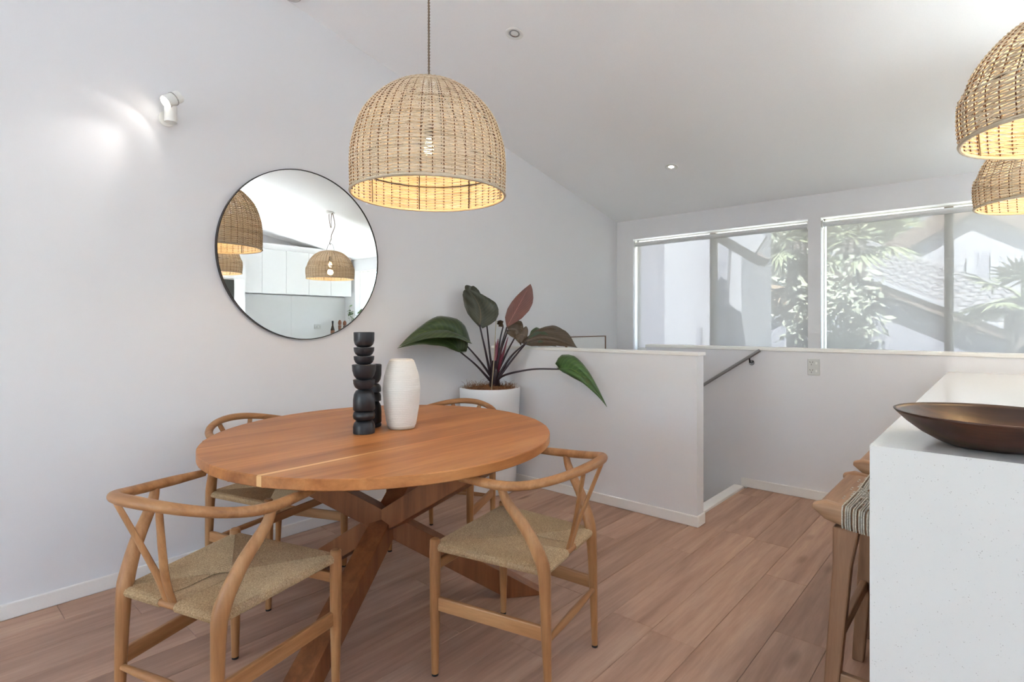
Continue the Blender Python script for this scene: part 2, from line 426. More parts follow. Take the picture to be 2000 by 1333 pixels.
# white nosing strip at the head of the stairs
m = MB(); m.box((NOSX - .075, P1Y1, -.06), (NOSX, P2Y0, .004)); n_ = struct(m.build('trim_3', 'trim_paint', bevel=.004), 'white nosing strip at the stair head')
# sub-floor + planks
m = MB(); m.box((0, YF, -.25), (XR, P1Y1, -.012)); m.box((NOSX - .01, P1Y1, -.25), (XR, P2Y0, -.012)); m.box((P2E, P2Y0, -.25), (XR, YB, -.012))
floor = struct(m.build('floor', 'floor_wood'))
PW, PL, GAP = .182, 1.22, .0012
pm = {}
def plank(x0, x1, y0, y1):
    k = (round(x1 - x0, 3), round(y1 - y0, 3))
    if k not in pm:
        mb = MB(); a, b = (k[0] - GAP) / 2, (k[1] - GAP) / 2; e = .0012
        mb.add([(-a, -b, -.012), (a, -b, -.012), (a, b, -.012), (-a, b, -.012), (-a, -b, -e), (a, -b, -e), (a, b, -e), (-a, b, -e),
                (-a + e, -b + e, 0), (a - e, -b + e, 0), (a - e, b - e, 0), (-a + e, b - e, 0)],
               [(0, 3, 2, 1), (0, 1, 5, 4), (1, 2, 6, 5), (2, 3, 7, 6), (3, 0, 4, 7), (4, 5, 9, 8), (5, 6, 10, 9), (6, 7, 11, 10), (7, 4, 8, 11), (8, 9, 10, 11)])
        pm[k] = mb.mesh('plank')
    link('plank', pm[k], 'floor_wood', floor, loc=((x0 + x1) / 2, (y0 + y1) / 2, 0))
x = 0.0
KX = 3.822
while x < KX - .01:
    x1 = min(x + PW, KX); yend = P2Y0 if x > NOSX - .03 else P1Y0 + .02
    if x < NOSX < x1: yend = P1Y0
    y = YF - random.random() * PL
    while y < yend:
        ya, yb = max(y, YF), min(y + PL, yend)
        if yb - ya > .03: plank(x, x1, round(ya, 2), round(yb, 2))
        y += PL
    x = x1
m = MB(); m.box((KX, YF, -.012), (XR, P2Y0, 0)); m.box((P2E, P2Y0, -.012), (XR, YB, 0)); struct(m.build('floor_kitchen', 'bounce_tile'), 'pale kitchen floor added to bounce sunlight up')  # pale surface added out of view to throw sun onto the ceiling
# stair treads going down to a landing, then back under the windows
stairs = bpy.data.objects.new('stairs', None); COL.objects.link(stairs); struct(stairs); tag(stairs, 'carpeted stairs dropping behind the waist-high wall', 'stairs', kind='structure')
for i in range(3):
    m = MB(); xa = NOSX - .085 - .26 * (i + 1); m.box((xa, P1Y1, -.17 * (i + 1) - .17), (xa + .26, P2Y0, -.17 * (i + 1))); m.build('step', 'stair_carpet', stairs)
m = MB(); m.box((0, P1Y1, -.9), (P2X - .06, YB, -.68)); m.build('landing', 'stair_carpet', stairs)
for i in range(8):
    m = MB(); xa = P2X - .06 + .26 * i; m.box((xa, P2Y1, -.17 * (i + 1) - .85), (xa + .26, YB, -.17 * (i + 1) - .68)); m.build('step', 'stair_carpet', stairs)
m = MB(); m.box((0, P1Y1 - .01, LOW), (NOSX, P1Y1, -.2)); struct(m.build('wall_stair_under', 'wall_paint'))

# ------------------------------------------------------------------ windows with roller blinds
def window(i, x0, x1, mull, blind):
    root = bpy.data.objects.new('window_%d' % i, None); COL.objects.link(root); struct(root)
    y = YB + .10; fw = .012
    m = MB(); m.box((x0, y, WZ0), (x1, y + .05, WZ0 + fw)); m.box((x0, y, WZ1 - fw), (x1, y + .05, WZ1))
    m.box((x0, y, WZ0), (x0 + fw, y + .05, WZ1)); m.box((x1 - fw, y, WZ0), (x1, y + .05, WZ1)); m.build('window_frame', 'trim_paint', root)
    edges = [x0 + fw] + mull + [x1 - fw]
    for xm in mull:
        m = MB(); m.box((xm - .027, y - .005, WZ0 + fw), (xm + .027, y + .055, WZ1 - fw)); m.build('mullion', 'window_frame', root)
    for a, b in zip(edges[:-1], edges[1:]):
        m = MB(); m.box((a, y + .022, WZ0 + fw), (b, y + .028, WZ1 - fw)); m.build('pane', 'window_glass', root)
    m = MB(); m.box((x0, YB - .012, WZ0 - .025), (x1, YB + .1, WZ0)); m.build('window_sill', 'trim_paint', root, bevel=.003)
for i, (a, b) in enumerate(WINS):
    window(i + 1, a, b, [[.986], [2.749], []][i], True)
def blind(x0, x1, label, g0, g1):
    t = thing('roller_blind', label, 'blind', ((x0 + x1) / 2, YB + .04, WZ0), group='sunscreen roller blinds')
    hx = (x1 - x0) / 2; H = WZ1 - WZ0
    m = MB(); m.tube([(-hx + .012, 0, H - .052), (hx - .006, 0, H - .052)], .022, 16); m.build('roller_tube', 'cabinet_white', t, smooth=True)
    m = MB(); m.add([(-hx + g0, .018, .03), (hx - g1, .018, .03), (hx - g1, .018, H - .045), (-hx + g0, .018, H - .045)], [(0, 1, 2, 3)]); m.build('blind_fabric', 'sunscreen_mesh', t)
    m = MB(); m.box((-hx + g0, .012, .015), (hx - g1, .024, .035)); m.build('bottom_rail', 'plastic_white', t)
    for s in (-1, 1):
        m = MB(); m.box((s * (hx - .008) - .003, -.02, H - .08), (s * (hx - .008) + .003, .03, H - .02)); m.build('bracket', 'plastic_white', t)
blind(*WINS[0], 'grey mesh roller blind in the left window beside the corner', .03, .012)
blind(*WINS[1], 'wide grey mesh roller blind in the window above the counter', .03, .02)

# ------------------------------------------------------------------ handrail and power point on the far half wall
hr = thing('stair_handrail', 'slim metal handrail sloping down along the waist-high stair wall', 'handrail', (1.726, P2Y0 - .055, 0))
m = MB(); m.tube([(0.012, 0, 1.016), (-1.0, 0, .334)], .012, 12); m.build('rail', 'metal_rail', hr, smooth=True)
for dx in (-.06, -.75):
    m = MB(); z = 1.008 + .682 * dx; m.tube([(dx, 0, z - .008), (dx, .012, z - .04), (dx, .052, z - .045)], .006, 8); m.build('bracket', 'metal_dark', hr, smooth=True)
    m = MB(); m.tube([(dx, .048, z - .045), (dx, .055, z - .045)], .02, 16); m.build('wall_plate', 'metal_chrome', hr, smooth=True)
def outlet(loc, rz, wd, ht, label, sockets=True):
    t = thing('power_outlet', label, 'power outlet', loc, rz)
    m = MB(); m.box((-wd / 2, -.009, -ht / 2), (wd / 2, 0, ht / 2)); m.build('plate', 'plastic_grey', t, bevel=.003)
    for k in (-1, 1):
        m = MB(); cx, cz = (0, k * ht * .24) if ht > wd else (k * wd * .24, 0)
        sx = -.013 if ht > wd else 0
        m.box((cx + .012, -.013, cz - .008), (cx + .024, -.009, cz + .008)); m.build('switch', 'plastic_white', t, bevel=.001)
        for (dx, dz, rot) in ((-.022, .006, .5), (-.006, .006, -.5), (-.014, -.010, 0)):
            m = MB(); c, s_ = math.cos(rot), math.sin(rot)
            q = [(-.0013, -.005), (.0013, -.005), (.0013, .005), (-.0013, .005)]
            q = [(cx + dx + u * c - v * s_, cz + dz + u * s_ + v * c) for u, v in q]
            m.add([(u, -.0096, v) for u, v in q] + [(u, -.0088, v) for u, v in q], [(3, 2, 1, 0), (0, 1, 5, 4), (1, 2, 6, 5), (2, 3, 7, 6), (3, 0, 4, 7)]); m.build('socket_slot', 'metal_dark', t)
outlet((2.076, P2Y0, .911), 0, .075, .112, 'white double power outlet on the waist-high wall below the windows')

# ------------------------------------------------------------------ framed picture by the stairs
pf = thing('picture_frame', 'thin brown framed white picture half hidden behind the stair wall', 'picture', (0, 4.49, .70))
Y_, Zh, fb = .34, .39, .008
for (a, b) in (((0, -Y_, Zh - fb), (.022, Y_, Zh)), ((0, -Y_, -Zh), (.022, Y_, -Zh + fb)), ((0, -Y_, -Zh + fb), (.022, -Y_ + fb, Zh - fb)), ((0, Y_ - fb, -Zh + fb), (.022, Y_, Zh - fb))):
    m = MB(); m.box(a, b); m.build('frame_bar', 'frame_wood', pf)
m = MB(); m.box((0.001, -Y_ + fb, -Zh + fb), (.012, Y_ - fb, Zh - fb)); m.build('print', 'paper_white', pf)

# ------------------------------------------------------------------ round mirror
MR = .49
mi = thing('round_mirror', 'large round wall mirror with thin black frame', 'mirror', (0, 1.585, 1.605))
m = MB(); N = 96
def ring(r, x): return [(x, r * math.cos(2 * PI * k / N), r * math.sin(2 * PI * k / N)) for k in range(N)]
R4 = [ring(MR, .0), ring(MR, .024), ring(MR - .0045, .024), ring(MR - .0045, .0)]
m.add([p for r in R4 for p in r], [(i * N + k, i * N + (k + 1) % N, ((i + 1) % 4) * N + (k + 1) % N, ((i + 1) % 4) * N + k) for i in range(4) for k in range(N)])
m.build('mirror_frame', 'metal_dark', mi, smooth=True)
m = MB(); a = ring(MR - .0045, .002); b = ring(MR - .0045, .02); m.add(a + b, [tuple(reversed(range(N))), tuple(N + k for k in range(N))] + [(k, (k + 1) % N, N + (k + 1) % N, N + k) for k in range(N)])
m.build('mirror_glass', 'mirror_glass', mi)

# ------------------------------------------------------------------ wall spot light
sp = thing('wall_spotlight', 'small white wall spotlight glowing towards the left', 'spotlight', (0, .876, 2.20))
m = MB(); m.tube([(0, 0, 0), (.012, 0, 0)], .036, 24); m.build('wall_plate', 'plastic_white', sp, smooth=True)
m = MB(); m.tube([(.012, 0, 0), (.062, 0, 0)], .009, 10); m.tube([(.062, 0, -.03), (.062, 0, .045)], .027, 24); m.build('mount', 'plastic_white', sp, smooth=True)
sd = Vector((.10, -.76, -.62)).normalized(); hc = Vector((.075, 0, .075))
m = MB(); m.tube([hc - sd * .045, hc - sd * .042, hc + sd * .035], [.022, .029, .031], 24); m.build('lamp_head', 'plastic_white', sp, smooth=True)
m = MB(); m.tube([hc - sd * .012, hc - sd * .008], .0318, 24); m.build('head_ring', 'metal_chrome', sp, smooth=True)
m = MB(); m.tube([hc + sd * .034, hc + sd * .037], .0265, 24); m.build('lens', 'spot_glow', sp)
def spot(name, loc, d, energy, size, blend, col, rad=.02):
    l = bpy.data.lights.new(name, 'SPOT'); l.energy = energy; l.spot_size = size; l.spot_blend = blend; l.color = col; l.shadow_soft_size = rad
    o = bpy.data.objects.new(name, l); COL.objects.link(o); o.location = loc; o.rotation_euler = Vector(d).to_track_quat('-Z', 'Y').to_euler(); return o
_lp = Vector(sp.location) + hc + sd * .05 + Vector((.06, 0, 0))
spot('spot_beam', _lp, (-.08, -.70, -.70), 5.5, math.radians(66), .85, (1, .95, .88), .012)
spot('spot_spill', _lp, (-.10, -.68, -.72), .75, math.radians(108), .12, (1, .95, .88), .012)

# ------------------------------------------------------------------ downlights in the raked ceiling
def downlight(x, y, lit, label):
    z = ceilz(y); n = Vector((0, -SL, -1)).normalized()
    t = thing('downlight', label, 'downlight', (x, y, z), group='recessed ceiling downlights')
    t.rotation_euler = n.to_track_quat('-Z', 'Y').to_euler()
    m = MB(); m.lathe([(.052, .001), (.052, -.003), (.046, -.006), (.036, -.004), (.034, .0)], 32); m.build('trim_ring', 'plastic_white', t, smooth=True)
    m = MB(); m.lathe([(.030, -.0035), (.026, -.004), (.022, -.0015)], 32); m.build('gimbal_ring', 'metal_chrome', t, smooth=True)
    m = MB(); m.lathe([(.034, -.0005), (.001, -.001)], 32); m.build('baffle', 'plastic_white', t)
    m = MB(); m.lathe([(.022, -.002), (.001, -.0045)], 24); m.build('lamp', 'downlight_glow' if lit else 'plastic_white', t)
    if lit: spot('downlight_beam', Vector((x, y, z)) + n * .03, (0, 0, -1), 6, math.radians(70), .6, (1, .95, .88), .03)
downlight(.96, 2.345, False, 'unlit recessed downlight above the dining pendant')
downlight(1.046, 4.165, True, 'lit recessed downlight near the window wall')
sd_ = thing('smoke_detector', 'small white round ceiling fitting cut off by the top edge', 'smoke detector', (.085, 1.47, ceilz(1.47)))
m = MB(); m.lathe([(.05, .02), (.05, -.012), (.042, -.026), (.001, -.030)], 32); m.build('body', 'plastic_white', sd_, smooth=True)
m = MB(); m.lathe([(.044, -.0255), (.040, -.0285), (.036, -.0280)], 32); m.build('vent_ring', 'plastic_grey', sd_, smooth=True)

# ------------------------------------------------------------------ woven pendants
def prof_sample(prof, n):
    P = cat([(r, 0, z) for r, z in prof], 12); L = [0]
    for a, b in zip(P[:-1], P[1:]): L.append(L[-1] + (b - a).length)
    t = np.linspace(0, L[-1], n); return np.interp(t, L, [p.x for p in P]), np.interp(t, L, [p.z for p in P]), L[-1]
def make_shade(prof, nst, row, root, open_band=None):
    _, _, L = prof_sample(prof, 10); nr = int(L / row)
    rr, zz, _ = prof_sample(prof, nr)
    rnd = random.Random(3)
    seg = nst * 2; hv = row * .47; ht = .0013
    V = []; Fc = []
    for i in range(nr):
        i0, i1 = max(i - 1, 0), min(i + 1, nr - 1); tx, tz = rr[i1] - rr[i0], zz[i1] - zz[i0]; l = math.hypot(tx, tz); tx /= l; tz /= l
        nx, nz = tz, -tx
        if nx < 0 and rr[i] > .05: nx, nz = -nx, -nz
        if rr[i] < .035: continue
        o = len(V); jit = rnd.uniform(-.0006, .0006)
        for k in range(seg):
            a = 2 * PI * k / seg
            am = .0034 * (0 if k % 2 else (1 if (k // 2 + i) % 2 else -1))
            hh = hv * (1.0 if k % 2 else .86) * rnd.uniform(.92, 1.05)
            wob = rnd.uniform(-.0005, .0005) + jit + .0015 * math.sin(a * 3 + i * .05)
            for (du, dn) in ((-hh, 0), (0, ht), (hh, 0), (0, -ht)):
                r = rr[i] + tx * (du + wob) + nx * (dn + am); z = zz[i] + tz * (du + wob) + nz * (dn + am)
                V.append((r * math.cos(a), r * math.sin(a), z))
        for k in range(seg):
            k2 = (k + 1) % seg
            for q in range(4):
                q2 = (q + 1) % 4; Fc.append((o + k * 4 + q, o + k2 * 4 + q, o + k2 * 4 + q2, o + k * 4 + q2))
    m = MB(); m.v = V; m.f = Fc
    sh = m.build('woven_shade', 'rattan', root, fixn=False); sh['kind'] = 'stuff'
    # stakes: one mesh, turned round the axis
    n2 = 14; pr, pz, _ = prof_sample(prof, n2)
    mb = MB(); mb.tube([(pr[j], 0, pz[j]) for j in range(n2) if pr[j] > .03], .0019, 5); me = mb.mesh('stake')
    for k in range(nst):
        o = link('stake', me, 'rattan_dark', sh); o.rotation_euler = (0, 0, 2 * PI * k / nst)
    # rolled rim
    m = MB(); r0, z0 = prof[0]
    C = [(r0 * math.cos(2 * PI * k / 96), r0 * math.sin(2 * PI * k / 96), z0 - .002 + .0008 * (k % 2)) for k in range(97)]
    m.tube(C, .0062, 8, cap=False); m.build('rim', 'rattan', root, smooth=True)
    return sh
def frame_wires(root, prof, zr, n=8):
    rr, zz, _ = prof_sample(prof, 16)
    mb = MB(); mb.tube([(rr[j] - .009, 0, zz[j]) for j in range(15)], .0022, 6); me = mb.mesh('frame_rib')
    for k in range(n):
        o = link('frame_rib', me, 'metal_dark', root); o.rotation_euler = (0, 0, 2 * PI * (k + .3) / n)
    rz = np.interp(zr, zz, rr) - .011
    m = MB(); m.tube([(rz * math.cos(2 * PI * k / 64), rz * math.sin(2 * PI * k / 64), zr) for k in range(65)], .0024, 6, cap=False); m.build('frame_hoop', 'metal_dark', root, smooth=True)
def bulb(root, z, wat):
    m = MB(); m.lathe([(.001, z - .040), (.013, z - .036), (.021, z - .022), (.021, z - .008), (.014, z + .016), (.011, z + .032)], 20); m.build('light_bulb', 'bulb_glow', root, smooth='all')
    m = MB(); m.lathe([(.017, z + .03), (.019, z + .04), (.019, z + .085), (.008, z + .095)], 16, capt=True); m.build('lamp_socket', 'metal_dark', root, smooth=True)
    l = bpy.data.lights.new('bulb_light', 'POINT'); l.energy = wat; l.color = (1, .66, .30); l.shadow_soft_size = .035
    o = bpy.data.objects.new('bulb_light', l); COL.objects.link(o); o.parent = root; o.location = (0, 0, z - .10)
PROF_D = [(.322, 0), (.323, .06), (.324, .12), (.318, .19), (.303, .25), (.280, .31), (.245, .36), (.200, .405), (.145, .442), (.085, .466), (.030, .478)]
PEND = (1.214, 1.506, 1.754)
dp = thing('pendant_lamp', 'large woven rattan dome pendant hanging over the dining table', 'pendant lamp', PEND, group='woven rattan pendants')
make_shade(PROF_D, 48, .0066, dp); frame_wires(dp, PROF_D, .11); bulb(dp, .205, 8.5)
zc = ceilz(PEND[1]) - PEND[2]
m = MB()
for ph in (0, PI):
    m.tube([(.0028 * math.cos(ph + z * 240), .0028 * math.sin(ph + z * 240), z) for z in np.linspace(.52, zc, 330)], .0026, 5)
m.build('twisted_cord', 'cord_grey', dp, smooth='all')
m = MB(); m.lathe([(.003, .46), (.006, .475), (.0065, .50), (.003, .525)], 12); m.tube([(0, 0, .30), (0, 0, .47)], .003, 6); m.build('cord_grip', 'cord_grey', dp, smooth=True)
m = MB(); m.lathe([(.05, zc + .01), (.05, zc - .02), (.012, zc - .028)], 24, capt=False); m.build('ceiling_rose', 'plastic_white', dp, smooth=True)

PROF_I = [(.282, 0), (.288, .06), (.286, .125), (.272, .150), (.255, .20), (.222, .25), (.178, .295), (.125, .325), (.07, .340), (.030, .345)]
def island_pendant(loc, label, seed):
    t = thing('pendant_lamp', label, 'pendant lamp', loc, group='woven rattan pendants')
    make_shade(PROF_I, 44, .0066, t); frame_wires(t, PROF_I, .13); bulb(t, .18, 7)
    zc = ceilz(loc[1]) - loc[2]
    # wire handle and tangled cord
    m = MB(); m.tube([(.085 * math.cos(a), 0, .335 + .10 * math.sin(a)) for a in np.linspace(0, PI, 16)], .003, 6); m.build('wire_handle', 'metal_rail', t, smooth=True)
    rn = random.Random(seed); pts = [(0, 0, .42), (.05, .02, .45), (-.045, -.02, .47), (.03, .03, .50), (-.03, .0, .54)]
    z = .56
    while z < zc - .28:
        pts.append((rn.uniform(-.045, .045), rn.uniform(-.035, .035), z)); z += rn.uniform(.02, .07)
        if rn.random() < .35: pts.append((pts[-1][0] + rn.uniform(-.04, .04), pts[-1][1] + rn.uniform(-.03, .03), z - .06))
    pts += [(-.07, .02, zc - .18), (-.075, .0, zc - .07), (-.04, 0, zc - .02), (-.02, 0, zc - .10), (-.02, 0, zc - .2), (.02, 0, zc - .12), (.03, 0, zc - .01)]
    m = MB(); m.tube(cat(pts, 6), .0045, 6); m.build('tangled_cord', 'cord_grey', t, smooth='all')
    m = MB(); m.lathe([(.05, zc + .01), (.05, zc - .02), (.012, zc - .028)], 24); m.build('ceiling_rose', 'plastic_white', t, smooth=True)
    return t
island_pendant((3.213, 2.219, 1.754), 'nearer of two woven rattan pendants over the white counter, at the top right edge', 1)
island_pendant((3.214, 3.585, 1.775), 'farther woven rattan pendant over the white counter, in front of the window', 2)

# ------------------------------------------------------------------ dining table
TC = (1.068, 1.396); TZ = .75; TT = .036
tb = thing('dining_table', 'oval oak dining table with crossed beam legs', 'table', (TC[0], TC[1], 0))
AX, BX, ROT = .745, .695, math.radians(-48)
def edge_pts(n=256):
    o = []
    for k in range(n):
        a = 2 * PI * k / n; u, v = AX * math.cos(a), BX * math.sin(a); o.append((u * math.cos(ROT) - v * math.sin(ROT), u * math.sin(ROT) + v * math.cos(ROT)))
    return o
def clip(poly, x, keep_greater):
    out = []
    for i in range(len(poly)):
        a, b = poly[i], poly[(i + 1) % len(poly)]; ia = (a[0] >= x) == keep_greater; ib = (b[0] >= x) == keep_greater
        if ia: out.append(a)
        if ia != ib: t = (x - a[0]) / (b[0] - a[0]); out.append((x, a[1] + (b[1] - a[1]) * t))
    return out
EP = edge_pts(); xs_ = [-.80, -.62, -.49, -.35, -.22, -.08, .05, .17, .295, .312, .44, .57, .80]
topo = bpy.data.objects.new('tabletop', None); COL.objects.link(topo); topo.parent = tb; topo.location = (0, 0, TZ - TT)
for xa, xb in zip(xs_[:-1], xs_[1:]):
    pl = clip(clip(EP, xa, True), xb, False)
    if len(pl) < 3: continue
    n = len(pl); cxm = sum(p[0] for p in pl) / n; cym = sum(p[1] for p in pl) / n
    m = MB(); e = .003
    def inset(p): # soften only the outer rim
        r = math.hypot(*p); onr = abs(p[0] - xa) > 1e-6 and abs(p[0] - xb) > 1e-6
        return (p[0], p[1]) if not onr else (p[0] * (1 - e / r), p[1] * (1 - e / r))
    lo = [inset(p) + (0,) for p in pl]; l2 = [p + (e,) for p in pl]; h2 = [p + (TT - e,) for p in pl]; hi = [inset(p) + (TT,) for p in pl]
    m.add(lo + l2 + h2 + hi, [tuple(reversed(range(n))), tuple(3 * n + k for k in range(n))] + [(j * n + k, j * n + (k + 1) % n, (j + 1) * n + (k + 1) % n, (j + 1) * n + k) for j in range(3) for k in range(n)])
    o = m.build('board', 'table_sap' if xb - xa < .05 else 'table_wood', topo)
for k, ang in enumerate((53, -64, 183)):
    a = math.radians(ang); d = Vector((math.cos(a), math.sin(a), 0))
    foot = d * .60; topp = -d * .58; zt_ = TZ - TT
    # beam with ends cut flat on floor and under the top
    t = (topp + Vector((0, 0, zt_)) - foot); hw = .045; side = Vector((-d.y, d.x, 0)) * hw
    hl = .085                      # half of the horizontal cut length
    vs = []
    for (p, z) in ((foot, 0), (topp, zt_)):
        for sx, sl in ((-1, -1), (1, -1), (1, 1), (-1, 1)): vs.append(Vector((p.x, p.y, z)) + side * sx + d * (hl * sl))
    m = MB(); m.add(vs, [(3, 2, 1, 0), (4, 5, 6, 7), (0, 1, 5, 4), (1, 2, 6, 5), (2, 3, 7, 6), (3, 0, 4, 7)])
    o = m.build('leg_beam', 'table_leg_wood', tb, bevel=.003)

# ------------------------------------------------------------------ wishbone-style dining chairs
G = dict(wf=.23, wr=.197, yf=.238, yr=-.165, zf=.468, a=.252, yc=-.024, b=.24, ya=.125, za=.694, zh=.742, yj=-.035)
def seat_mesh():
    wf, wr, yf, yr = G['wf'] - .004, G['wr'] - .002, G['yf'] - .002, G['yr'] + .004
    zf_, zr_ = .440, .428
    A = [Vector((-wf, yf, zf_)), Vector((wf, yf, zf_)), Vector((wr, yr, zr_)), Vector((-wr, yr, zr_))]
    c = Vector((0, .035, .424)); m = MB(); rr = .013; cr = .0020
    for e in range(4):
        P, Q = A[e], A[(e + 1) % 4]; mid = (P + Q) / 2; inw = Vector((c.x - mid.x, c.y - mid.y, 0)).normalized()
        n = int((Q - P).length / .0046)
        for i in range(n):
            s = (i + .5) / n
            if e == 2 and .42 < s < .58: continue        # rear rail left bare behind the splat
            if s < .03 or s > .97: continue
            E_ = P.lerp(Q, s)
            end = P.lerp(c, 2 * s) if s < .5 else Q.lerp(c, 2 * (1 - s))
            pts = [E_ + inw * (-rr * math.sin(a)) + Vector((0, 0, rr * math.cos(a))) for a in np.linspace(PI * .95, 0, 5)]
            e2 = end + Vector((0, 0, rr + .0005 + (.0006 if i % 2 else 0)))
            pts += [pts[-1].lerp(e2, .5) - Vector((0, 0, .002)), e2]
            m.tube(pts, cr, 4, cap=False)
    # web under the strands
    under = [p + Vector((0, 0, rr - .003)) for p in A]
    m.add([tuple(p) for p in under] + [tuple(c + Vector((0, 0, rr - .004)))], [(0, 1, 4), (1, 2, 4), (2, 3, 4), (3, 0, 4)])
    return m
def make_chair():
    t = thing('dining_chair', 'x', 'chair', group='wishbone-style dining chairs round the table')
    g = G
    for s in (-1, 1):
        m = MB(); m.tube([(s * g['wf'], g['yf'], .008), (s * g['wf'], g['yf'], .22), (s * g['wf'], g['yf'], .42), (s * g['wf'], g['yf'], g['zf'] - .004), (s * g['wf'], g['yf'], g['zf'])], [.0125, .018, .0195, .0175, .013], 14)
        o = m.build('leg', 'chair_wood', t, smooth=True)
        m = MB(); m.tube([(s * g['wf'], g['yf'], 0), (s * g['wf'], g['yf'], .008)], .0115, 12); m.build('foot_pad', 'rubber', o)
        pts = cat([(s * g['wr'], g['yr'] - .012, .008), (s * (g['wr'] + .002), g['yr'] - .006, .2), (s * (g['wr'] + .001), g['yr'] - .001, .36), (s * (g['wr'] + .002), g['yr'] + .008, .45),
                   (s * (g['wr'] + .020), g['yr'] + .05, .55), (s * (g['a'] - .012), g['yj'] - .02, .64), (s * (g['a'] - .001), g['yj'], .693)], 6)
        m = MB(); m.tube(pts, [(r, r * .92) for r in interp([.012, .0165, .020, .0235, .0205, .0165, .0125], len(pts))], 14)
        o = m.build('leg', 'chair_wood', t, smooth=True)
        m = MB(); m.tube([(s * g['wr'], g['yr'] - .012, 0), (s * g['wr'], g['yr'] - .012, .008)], .011, 12); m.build('foot_pad', 'rubber', o)
        # flat side stretcher
        m = MB(); m.beam((s * (g['wf'] - .002), g['yf'], .248), (s * (g['wr'] + .002), g['yr'] - .006, .238), .016, .046); m.build('stretcher', 'chair_wood_y', t, bevel=.004)
    # front and rear flat stretchers under the seat, round low rear stretcher
    m = MB(); m.beam((-g['wf'], g['yf'], .375), (g['wf'], g['yf'], .375), .016, .034); m.build('stretcher', 'chair_wood_x', t, bevel=.004)
    pts = cat([(-g['wr'], g['yr'] - .008, .215), (0, g['yr'] - .008, .215), (g['wr'], g['yr'] - .008, .215)], 8)
    m = MB(); m.tube(pts, interp([.008, .0115, .013, .0115, .008], len(pts)), 12); m.build('stretcher', 'chair_wood_x', t, smooth=True)
    # bent top rail with arms
    pts = []
    for y in (g['ya'], (g['ya'] + g['yc']) / 2):
        pts.append((-(g['a'] - .010 * (y - g['yc']) / .15), y, g['za']))
    for d in range(-90, 91, 15):
        q = math.radians(d); pts.append((g['a'] * math.sin(q), g['yc'] - g['b'] * math.cos(q), g['za'] + (g['zh'] - g['za']) * math.cos(q) ** 2))
    for y in ((g['ya'] + g['yc']) / 2, g['ya']):
        pts.append(((g['a'] - .010 * (y - g['yc']) / .15), y, g['za']))
    pp = cat(pts, 5); n = len(pp)
    rad = interp([.0125, .0165, .0165, .0155, .0155, .0165, .0175, .0165, .0155, .0155, .0165, .0165, .0125], n)
    m = MB(); m.tube(pp, [(r * .92, r * 1.06) for r in rad], 16); m.build('top_rail', 'chair_wood_x', t, smooth=True)
    # Y-shaped splat
    yb_, yt = g['yr'] + .008, g['yc'] - g['b'] + .006
    sp_ = bpy.data.objects.new('back_splat', None)
    m = MB()
    for s in (-1, 1):
        P = cat([(s * .010, yb_, .425)] + [(s * xx, yb_ + (yt + .006 - yb_) * (zz - .425) / .31, zz) for xx, zz in ((.015, .505), (.040, .59), (.068, .67), (.092, .735))], 6)
        m.tube(P, [(r, .0062) for r in interp([.019, .018, .0155, .0135, .012], len(P))], 12, up=(1, 0, 0))
    m.build('back_splat', 'chair_wood', t, smooth=True)
    m = MB(); m.tube([(-g['wr'], g['yr'] + .004, .428), (g['wr'], g['yr'] + .004, .428)], .0115, 12); m.build('seat_rail', 'chair_wood_x', t, smooth=True)
    o = seat_mesh().build('woven_seat', 'paper_cord', t, fixn=False); o['kind'] = 'stuff'
    return t
CH = [((1.262, .657), 17.9, 'oak chair with woven cord seat, nearest the camera at the left of the table'),
      ((1.765, 1.503), 101.95, 'oak chair with woven cord seat on the right side of the table'),
      ((.433, 1.192), -72.85, 'oak chair behind the table, below the round mirror'),
      ((.73, 2.05), -156.95, 'oak chair behind the table, in front of the potted plant')]
ch0 = make_chair()
for i, (p, a, lab) in enumerate(CH):
    c = copy_tree(ch0) if i else None
    CH[i] = (c, p, a, lab)
for i, (c, p, a, lab) in enumerate(CH):
    c = c or ch0
    c.location = (p[0], p[1], 0); c.rotation_euler = (0, 0, math.radians(a)); c['label'] = lab

# ------------------------------------------------------------------ things on the table
def totem(loc, pieces, label):
    t = thing('candle_holder', label, 'candle holder', (loc[0], loc[1], TZ), group='black stacked candle holders')
    z = sum(p[1] for p in pieces)
    for kind, h, r in pieces:
        z0 = z - h
        if kind == 'bowl': pr = [(r * .45, z0), (r * .62, z0 + h * .04), (r * .84, z0 + h * .26), (r * .97, z0 + h * .6), (r, z - h * .02), (r * .97, z), (r * .5, z - .002)]
        elif kind == 'cup': pr = [(r * .45, z0), (r * .66, z0 + h * .04), (r * .88, z0 + h * .2), (r * .98, z0 + h * .45), (r, z - h * .02), (r * .94, z), (r * .88, z - h * .12), (r * .2, z - h * .2)]
        elif kind == 'dome': pr = [(r * .95, z0), (r, z0 + h * .04), (r, z0 + h * .5), (r * .92, z0 + h * .78), (r * .74, z0 + h * .95), (r * .5, z)]
        else: pr = [(r * .75, z0), (r * .95, z0 + h * .18), (r, z0 + h * .5), (r * .93, z0 + h * .8), (r * .72, z0 + h * .97), (r * .4, z)]
        m = MB(); m.lathe(pr, 36, capb=True, capt=True); m.build('stacked_bowl', 'black_wood', t, smooth=True)
        z = z0
k_ = .42 / 1075
totem((1.049, 1.296), [('cup', 162 * k_, .0425), ('bowl', 93 * k_, .042), ('bowl', 90 * k_, .042), ('bowl', 160 * k_, .049), ('bowl', 105 * k_, .0445), ('dome', 220 * k_, .0445), ('disc', 105 * k_, .0455), ('dome', 140 * k_, .0445)],
      'tall black candle holder of stacked bowls on the dining table')
